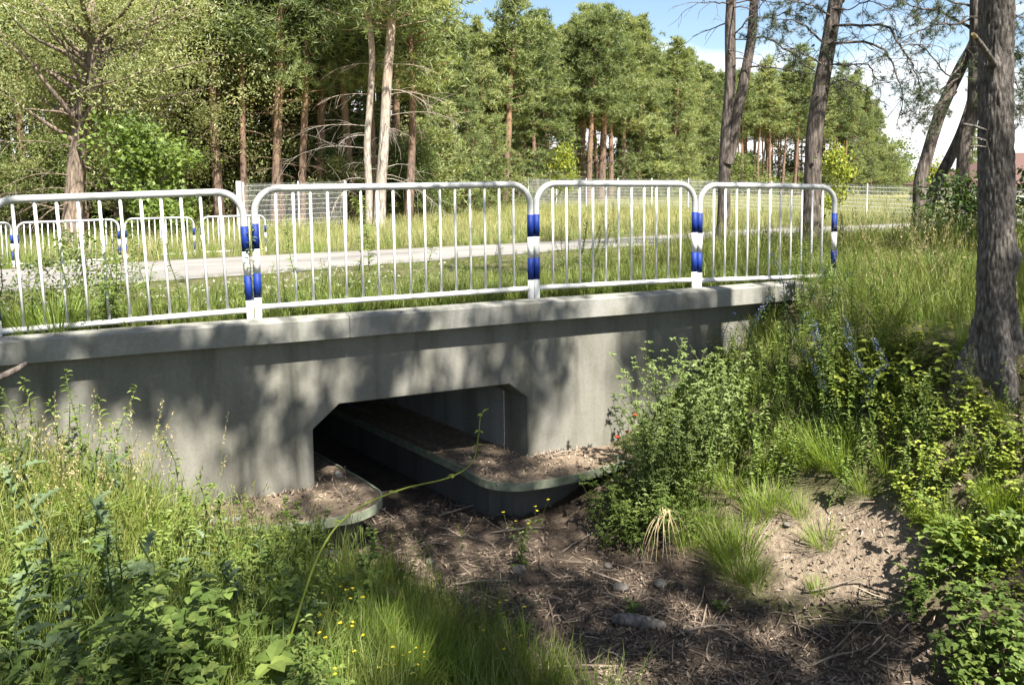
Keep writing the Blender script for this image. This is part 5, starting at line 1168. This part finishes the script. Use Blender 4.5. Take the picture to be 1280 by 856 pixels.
for k, (u, v, l_, a_, r_, lb) in enumerate([(548, 648, .75, .55, .011, 'long straight stick lying across the ditch in front of the tunnel'), (610, 668, .5, .2, .009, 'brown stick in the ditch below the right shelf'), (700, 690, .45, .6, .007, 'pale stick in the sunlit litter right of the yellow weed'), (840, 800, .5, .25, .007, 'bent stick in the dark litter below the sand, left one'), (1010, 838, .5, .35, .008, 'thick stick in the shade at the bottom right of the ditch'), (1040, 822, .45, .5, .006, 'thinner stick beside the thick one at the bottom right'), (620, 690, .35, 2.4, .006, 'short stick pointing up the ditch, left of the yellow weed'), (560, 735, .5, .1, .009, 'straight stick half buried in litter, left of the ditch'), (905, 590, .8, .2, .007, 'dry pale stem lying over the horsetails on the right bank'), (1000, 745, .45, -.5, .008, 'thin dark stick at the lower rim of the sand'), (940, 700, .35, .8, .007, 'short stick on the left rim of the sand'), (690, 572, .28, .5, .008, 'short dry twig lying on the right shelf')]):
    p = ground_at(u, v) if k < 11 else atz(u, v, -1.5)
    mb = MB(); t = np.linspace(0, 1, 7); q = np.stack([l_*t*math.cos(a_)+.02*np.sin(t*6+k), l_*t*math.sin(a_)+.015*np.cos(t*5+k), r_+.03*np.sin(t*3.1)], 1)
    if k < 11:
        q[:, 2] += gz(q[:, 0]+p[0], q[:, 1]+p[1])-p[2]
    mb.tube(q, np.linspace(r_, r_*.55, 7), 7); mb.tube(limb(q[4], (math.cos(a_+.7), math.sin(a_+.7), .3), l_*.25, 0, 3), (r_*.5, r_*.45, r_*.4, r_*.25), 5)
    o = mb.obj('stick', M['twig'], None, True); o.location = p; tag(o, lb, 'stick', 'sticks lying in the ditch')
p = ground_at(765, 782); mb = MB(); t = np.linspace(0, 1, 9); q = np.stack([.36*t, -.10*t, .035+.01*np.sin(t*5)], 1); mb.tube(q, (.026, .04, .043, .045, .042, .044, .04, .034, .018), 12); o = mb.obj('log', M['log'], None, True); o.location = p; o.rotation_euler[2] = .1; tag(o, 'weathered grey piece of log lying in the dark ditch litter', 'log')
for u, v, r_, lb in [(648, 715, .055, 'pale rounded stone in the ditch below the yellow weed'), (760, 710, .035, 'small white stone in the sun below the right bank bush'), (775, 738, .06, 'flat grey stone right of the yellow weed'), (538, 705, .04, 'dull stone in the litter left of the yellow weed'), (826, 735, .05, 'flat pale stone at the left end of the sand'), (985, 660, .03, 'small stone on the upper left of the sand')]:
    bm = bmesh.new(); bmesh.ops.create_icosphere(bm, subdivisions=3, radius=r_)
    for w in bm.verts: w.co *= 1+.35*mnoise.noise(w.co*14+Vector((u, v, 0))); w.co.z *= .6
    me = bpy.data.meshes.new('stone'); bm.to_mesh(me); me.materials.append(M['stone']); o = bpy.data.objects.new('stone', me); COL.objects.link(o); o.location = ground_at(u, v)+(0, 0, r_*.3); o.rotation_euler[2] = u; tag(o, lb, 'stone')
# dry root bundle hanging at the foot of the bush
mb = MB(); p = ground_at(830, 685)
for k in range(16): mb.tube(limb((rng.normal(0, .03), rng.normal(0, .03), .32), (rng.normal(0, .4)-.2, -.6, .2), rng.uniform(.3, .5), -2.2, 6, .1), np.linspace(.004, .002, 7), 3, False, rng.random())
o = mb.obj('dry_roots', M['straw']); o.location = p; tag(o, 'bundle of dry straw coloured stems hanging at the foot of the right bank bush', 'dry stems')
mb = MB(); q = np.array([aty(-40, 492, 4.6), aty(-5, 474, 4.7), aty(20, 462, 4.8), aty(32, 455, 4.9)]); g0 = np.array([q[0][0]-.5, q[0][1]-.2, 0]); g0[2] = gz(g0[0], g0[1]); q = np.vstack([g0, q]); mb.tube(spline(q-g0, 4), np.linspace(.03, .016, 17), 8); o = mb.obj('dead_branch', M['bark_dark'], None, True); o.location = g0; tag(o, 'dark dead branch poking in from the left edge below the coping', 'branch')

# ------------------------------------------------------------------ tall trees standing behind and beside the viewpoint; their boughs dapple the ditch
def shade_p(u, v, d, o):
    p = np.full(len(u), .5)
    def pol(val, *pl): p[inpoly(u, v, pl)] = val
    def ell(val, cx, cy, rx, ry): p[((u-cx)/rx)**2+((v-cy)/ry)**2 < 1] = val
    pol(.12, (-200, 225), (1290, 225), (1290, 320), (-200, 345))
    pol(.18, (-200, 340), (1000, 300), (1000, 345), (-200, 430))
    pol(.28, (430, 318), (1000, 305), (1000, 345), (430, 380))
    pol(1.15, (-100, 415), (1000, 340), (1000, 500), (800, 600), (-100, 640))            # headwall: mostly in shade
    ell(.1, 30, 520, 60, 30); ell(.15, 95, 505, 34, 40)
    pol(.25, (340, 445), (470, 432), (480, 500), (400, 515), (335, 520))
    pol(.3, (475, 440), (545, 432), (560, 490), (480, 500))
    pol(.72, (545, 425), (790, 400), (800, 560), (660, 580), (560, 490))
    ell(.2, 560, 455, 14, 30); ell(.25, 740, 480, 20, 50); ell(.3, 690, 540, 22, 35); ell(.3, 770, 470, 10, 40)
    ell(.35, 380, 585, 14, 45)
    pol(.85, (-50, 430), (1000, 352), (1000, 385), (-50, 460)); pol(.45, (480, 390), (790, 368), (790, 402), (480, 420)); pol(.4, (860, 362), (1000, 352), (1000, 385), (860, 394))
    pol(.1, (-100, 520), (120, 490), (260, 500), (400, 620), (330, 700), (200, 690), (-100, 740))   # left grass in the sun
    pol(.3, (330, 600), (480, 590), (480, 660), (330, 665))
    pol(.35, (580, 570), (760, 555), (760, 610), (600, 600))
    pol(.62, (440, 640), (720, 620), (800, 740), (600, 770), (450, 720)); pol(.25, (640, 690), (670, 655), (740, 640), (760, 700), (690, 720))
    pol(.72, (-100, 740), (330, 690), (480, 740), (640, 870), (640, 960), (-200, 1000))
    ell(.3, 270, 760, 70, 40); ell(.4, 560, 820, 70, 35)
    pol(.86, (560, 760), (900, 730), (1000, 770), (1160, 790), (1160, 900), (700, 900), (640, 860))
    ell(.45, 960, 790, 60, 22)
    pol(.15, (730, 480), (930, 450), (940, 690), (740, 690)); pol(.25, (850, 360), (1200, 300), (1210, 470), (950, 500))
    pol(.1, (930, 640), (1150, 600), (1180, 730), (940, 760)); pol(.12, (1080, 470), (1300, 480), (1300, 740), (1160, 720))
    pol(.45, (1020, 520), (1090, 500), (1090, 620), (1000, 620)); ell(.8, 1150, 470, 60, 30)
    pol(.5, (1150, 740), (1300, 740), (1300, 900), (1130, 900))
    return p
E1 = unit((-SUN[1], SUN[0], 0)); E2 = np.cross(SUN, E1)
ref = np.array([P3(s_, o_, z_) for s_ in (-4, 10) for o_ in (-6.5, 7) for z_ in (-2, 0)]); ra, rb_ = ref@E1, ref@E2; stp = .15
ga, gb = np.meshgrid(np.arange(ra.min(), ra.max(), stp), np.arange(rb_.min(), rb_.max(), stp)); ga = ga.ravel()+rng.uniform(-.07, .07, ga.size); gb = gb.ravel()+rng.uniform(-.07, .07, gb.size)
base = ga[:, None]*E1+gb[:, None]*E2; T = (3-base[:, 2])/SUN[2]; hit = np.full(len(T), np.nan)
for st_ in np.arange(0, 9, .06):
    q = base+(T-st_)[:, None]*SUN; s_, o_ = so(q[:, 0], q[:, 1]); wall = (o_ < -.1) & (o_+.06*.75 > -.1) & (q[:, 2] < 0) & (s_ < 7.5) & (s_ > -7) & (q[:, 2] > -2)
    qa_ = np.abs(s_-(3.1+.42*np.maximum(-o_, 0))); gnd = q[:, 2] <= gz(q[:, 0], q[:, 1])+np.where((o_ < -.3) & ~SHELF(s_, o_), .42*sstep(1., 1.7, qa_)*(1-sstep(.1, .4, np.exp(-((s_-5.4)**2+(o_+2.2)**2)/.5))), 0)
    m = np.isnan(hit) & (gnd | wall); hit[m] = (T-st_)[m]
ok = ~np.isnan(hit); base, hit = base[ok], hit[ok]; H_ = base+hit[:, None]*SUN; u, v, d = proj(H_); _, ho = so(H_[:, 0], H_[:, 1])
pp = np.where((d > .4) & (u > -150) & (u < 1400) & (v < 950), shade_p(u, v, d, ho), .45)
pp = np.where((ho > .02) & (ho < 3), np.where((u > 480) & (u < 1000), .3, .16), pp)
nz_ = np.array([mnoise.noise(Vector((x*1.15, y*1.15, 3.3)))+.5*mnoise.noise(Vector((x*3.1, y*3.1, 9.3))) for x, y in zip(ga[ok], gb[ok])])
rank = np.argsort(np.argsort(nz_+rng.normal(0, .12, len(nz_))))/len(nz_)
kp = rank < pp*1.0-.09; base = base[kp]; H_ = H_[kp]; pp = pp[kp]
zc = rng.uniform(4.6, 8.2, len(H_)); C = H_+((zc-H_[:, 2])/SUN[2])[:, None]*SUN
for it in range(40):
    u, v, d = proj(C); bad = (C[:, 1] > .2) & (v > -45) & (u > -90) & (u < 1370)
    if not bad.any(): break
    C[bad] += SUN*.35
TRK = [(2.5, -1.2, 9.5, 'tall tree just right of and behind the viewpoint'), (7.4, 1.5, 10, 'tall tree out of the photo to the right, nearest the bare sand'), (8.6, 4.2, 10, 'tall tree out of the photo to the right, beyond the thick pine'), (4.7, -2.3, 9.5, 'tall tree farther back to the right of the viewpoint'), (9.4, 8.6, 10.5, 'tall tree out of the photo to the right, by the roadside'), (-.9, -2.6, 9, 'tall tree behind the viewpoint to the left')]
own = np.argmin(np.stack([np.hypot(C[:, 0]-t[0], C[:, 1]-t[1]) for t in TRK]), 0)
for k, (x, y, h, lb) in enumerate(TRK):
    z0 = float(gz(x, y)); e = empty('overhanging_tree', (x, y, z0), lb, 'tree', 'trees shading the ditch from behind the viewpoint'); org = np.array([x, y, z0])
    tr, cr_ = MB(), MB(); zz = np.linspace(-.2, h, 9); tp = np.stack([.1*np.sin(zz*.7+k), .1*np.cos(zz*.6+k), zz], 1); tr.tube(tp, .16*(1-np.clip(zz, 0, h)/h)**.7+.02, 10)
    c = C[own == k]-org; nl_ = (6+20*pp[own == k]+16*(pp[own == k] > .8)).astype(int)
    if len(c):
        key = np.floor(c/1.3).astype(int); uq, inv = np.unique(key, axis=0, return_inverse=True); inv = inv.ravel()
        for w in range(len(uq)):
            g = c[inv == w]; m = g.mean(0); zt = min(max(m[2]-1.-.25*np.hypot(m[0], m[1]), 2.2), h-.6); a0 = np.array([np.interp(zt, zz, tp[:, 0]), np.interp(zt, zz, tp[:, 1]), zt]); mid = (a0+m)/2+(0, 0, .25); qq = spline([a0, mid, m], 4)
            for it in range(14):
                pu_, pv_, pd_ = proj(qq+org)
                if not ((pd_ > .2) & (pv_ > -30) & (pu_ > -60) & (pu_ < 1340)).any(): break
                a0 = np.array([a0[0], a0[1], min(a0[2]+.5, h-.2)]); mid = (a0+m)/2+(0, 0, .3+.12*it); qq = spline([a0, mid, m], 4)
            tr.tube(qq, np.linspace(.020, .006, 9), 5, False)
            for q in g: tr.tube([m, q], (.005, .002), 3, False)
        L_ = np.repeat(c, nl_, 0); L_ = L_+rng.normal(0, .085, L_.shape); leaves(cr_, L_, .14, .075, rng.random(len(L_)), .1)
    tr.obj('trunk', M['bark_dark'], e, True); cr_.obj('crown', M['bough'], e)
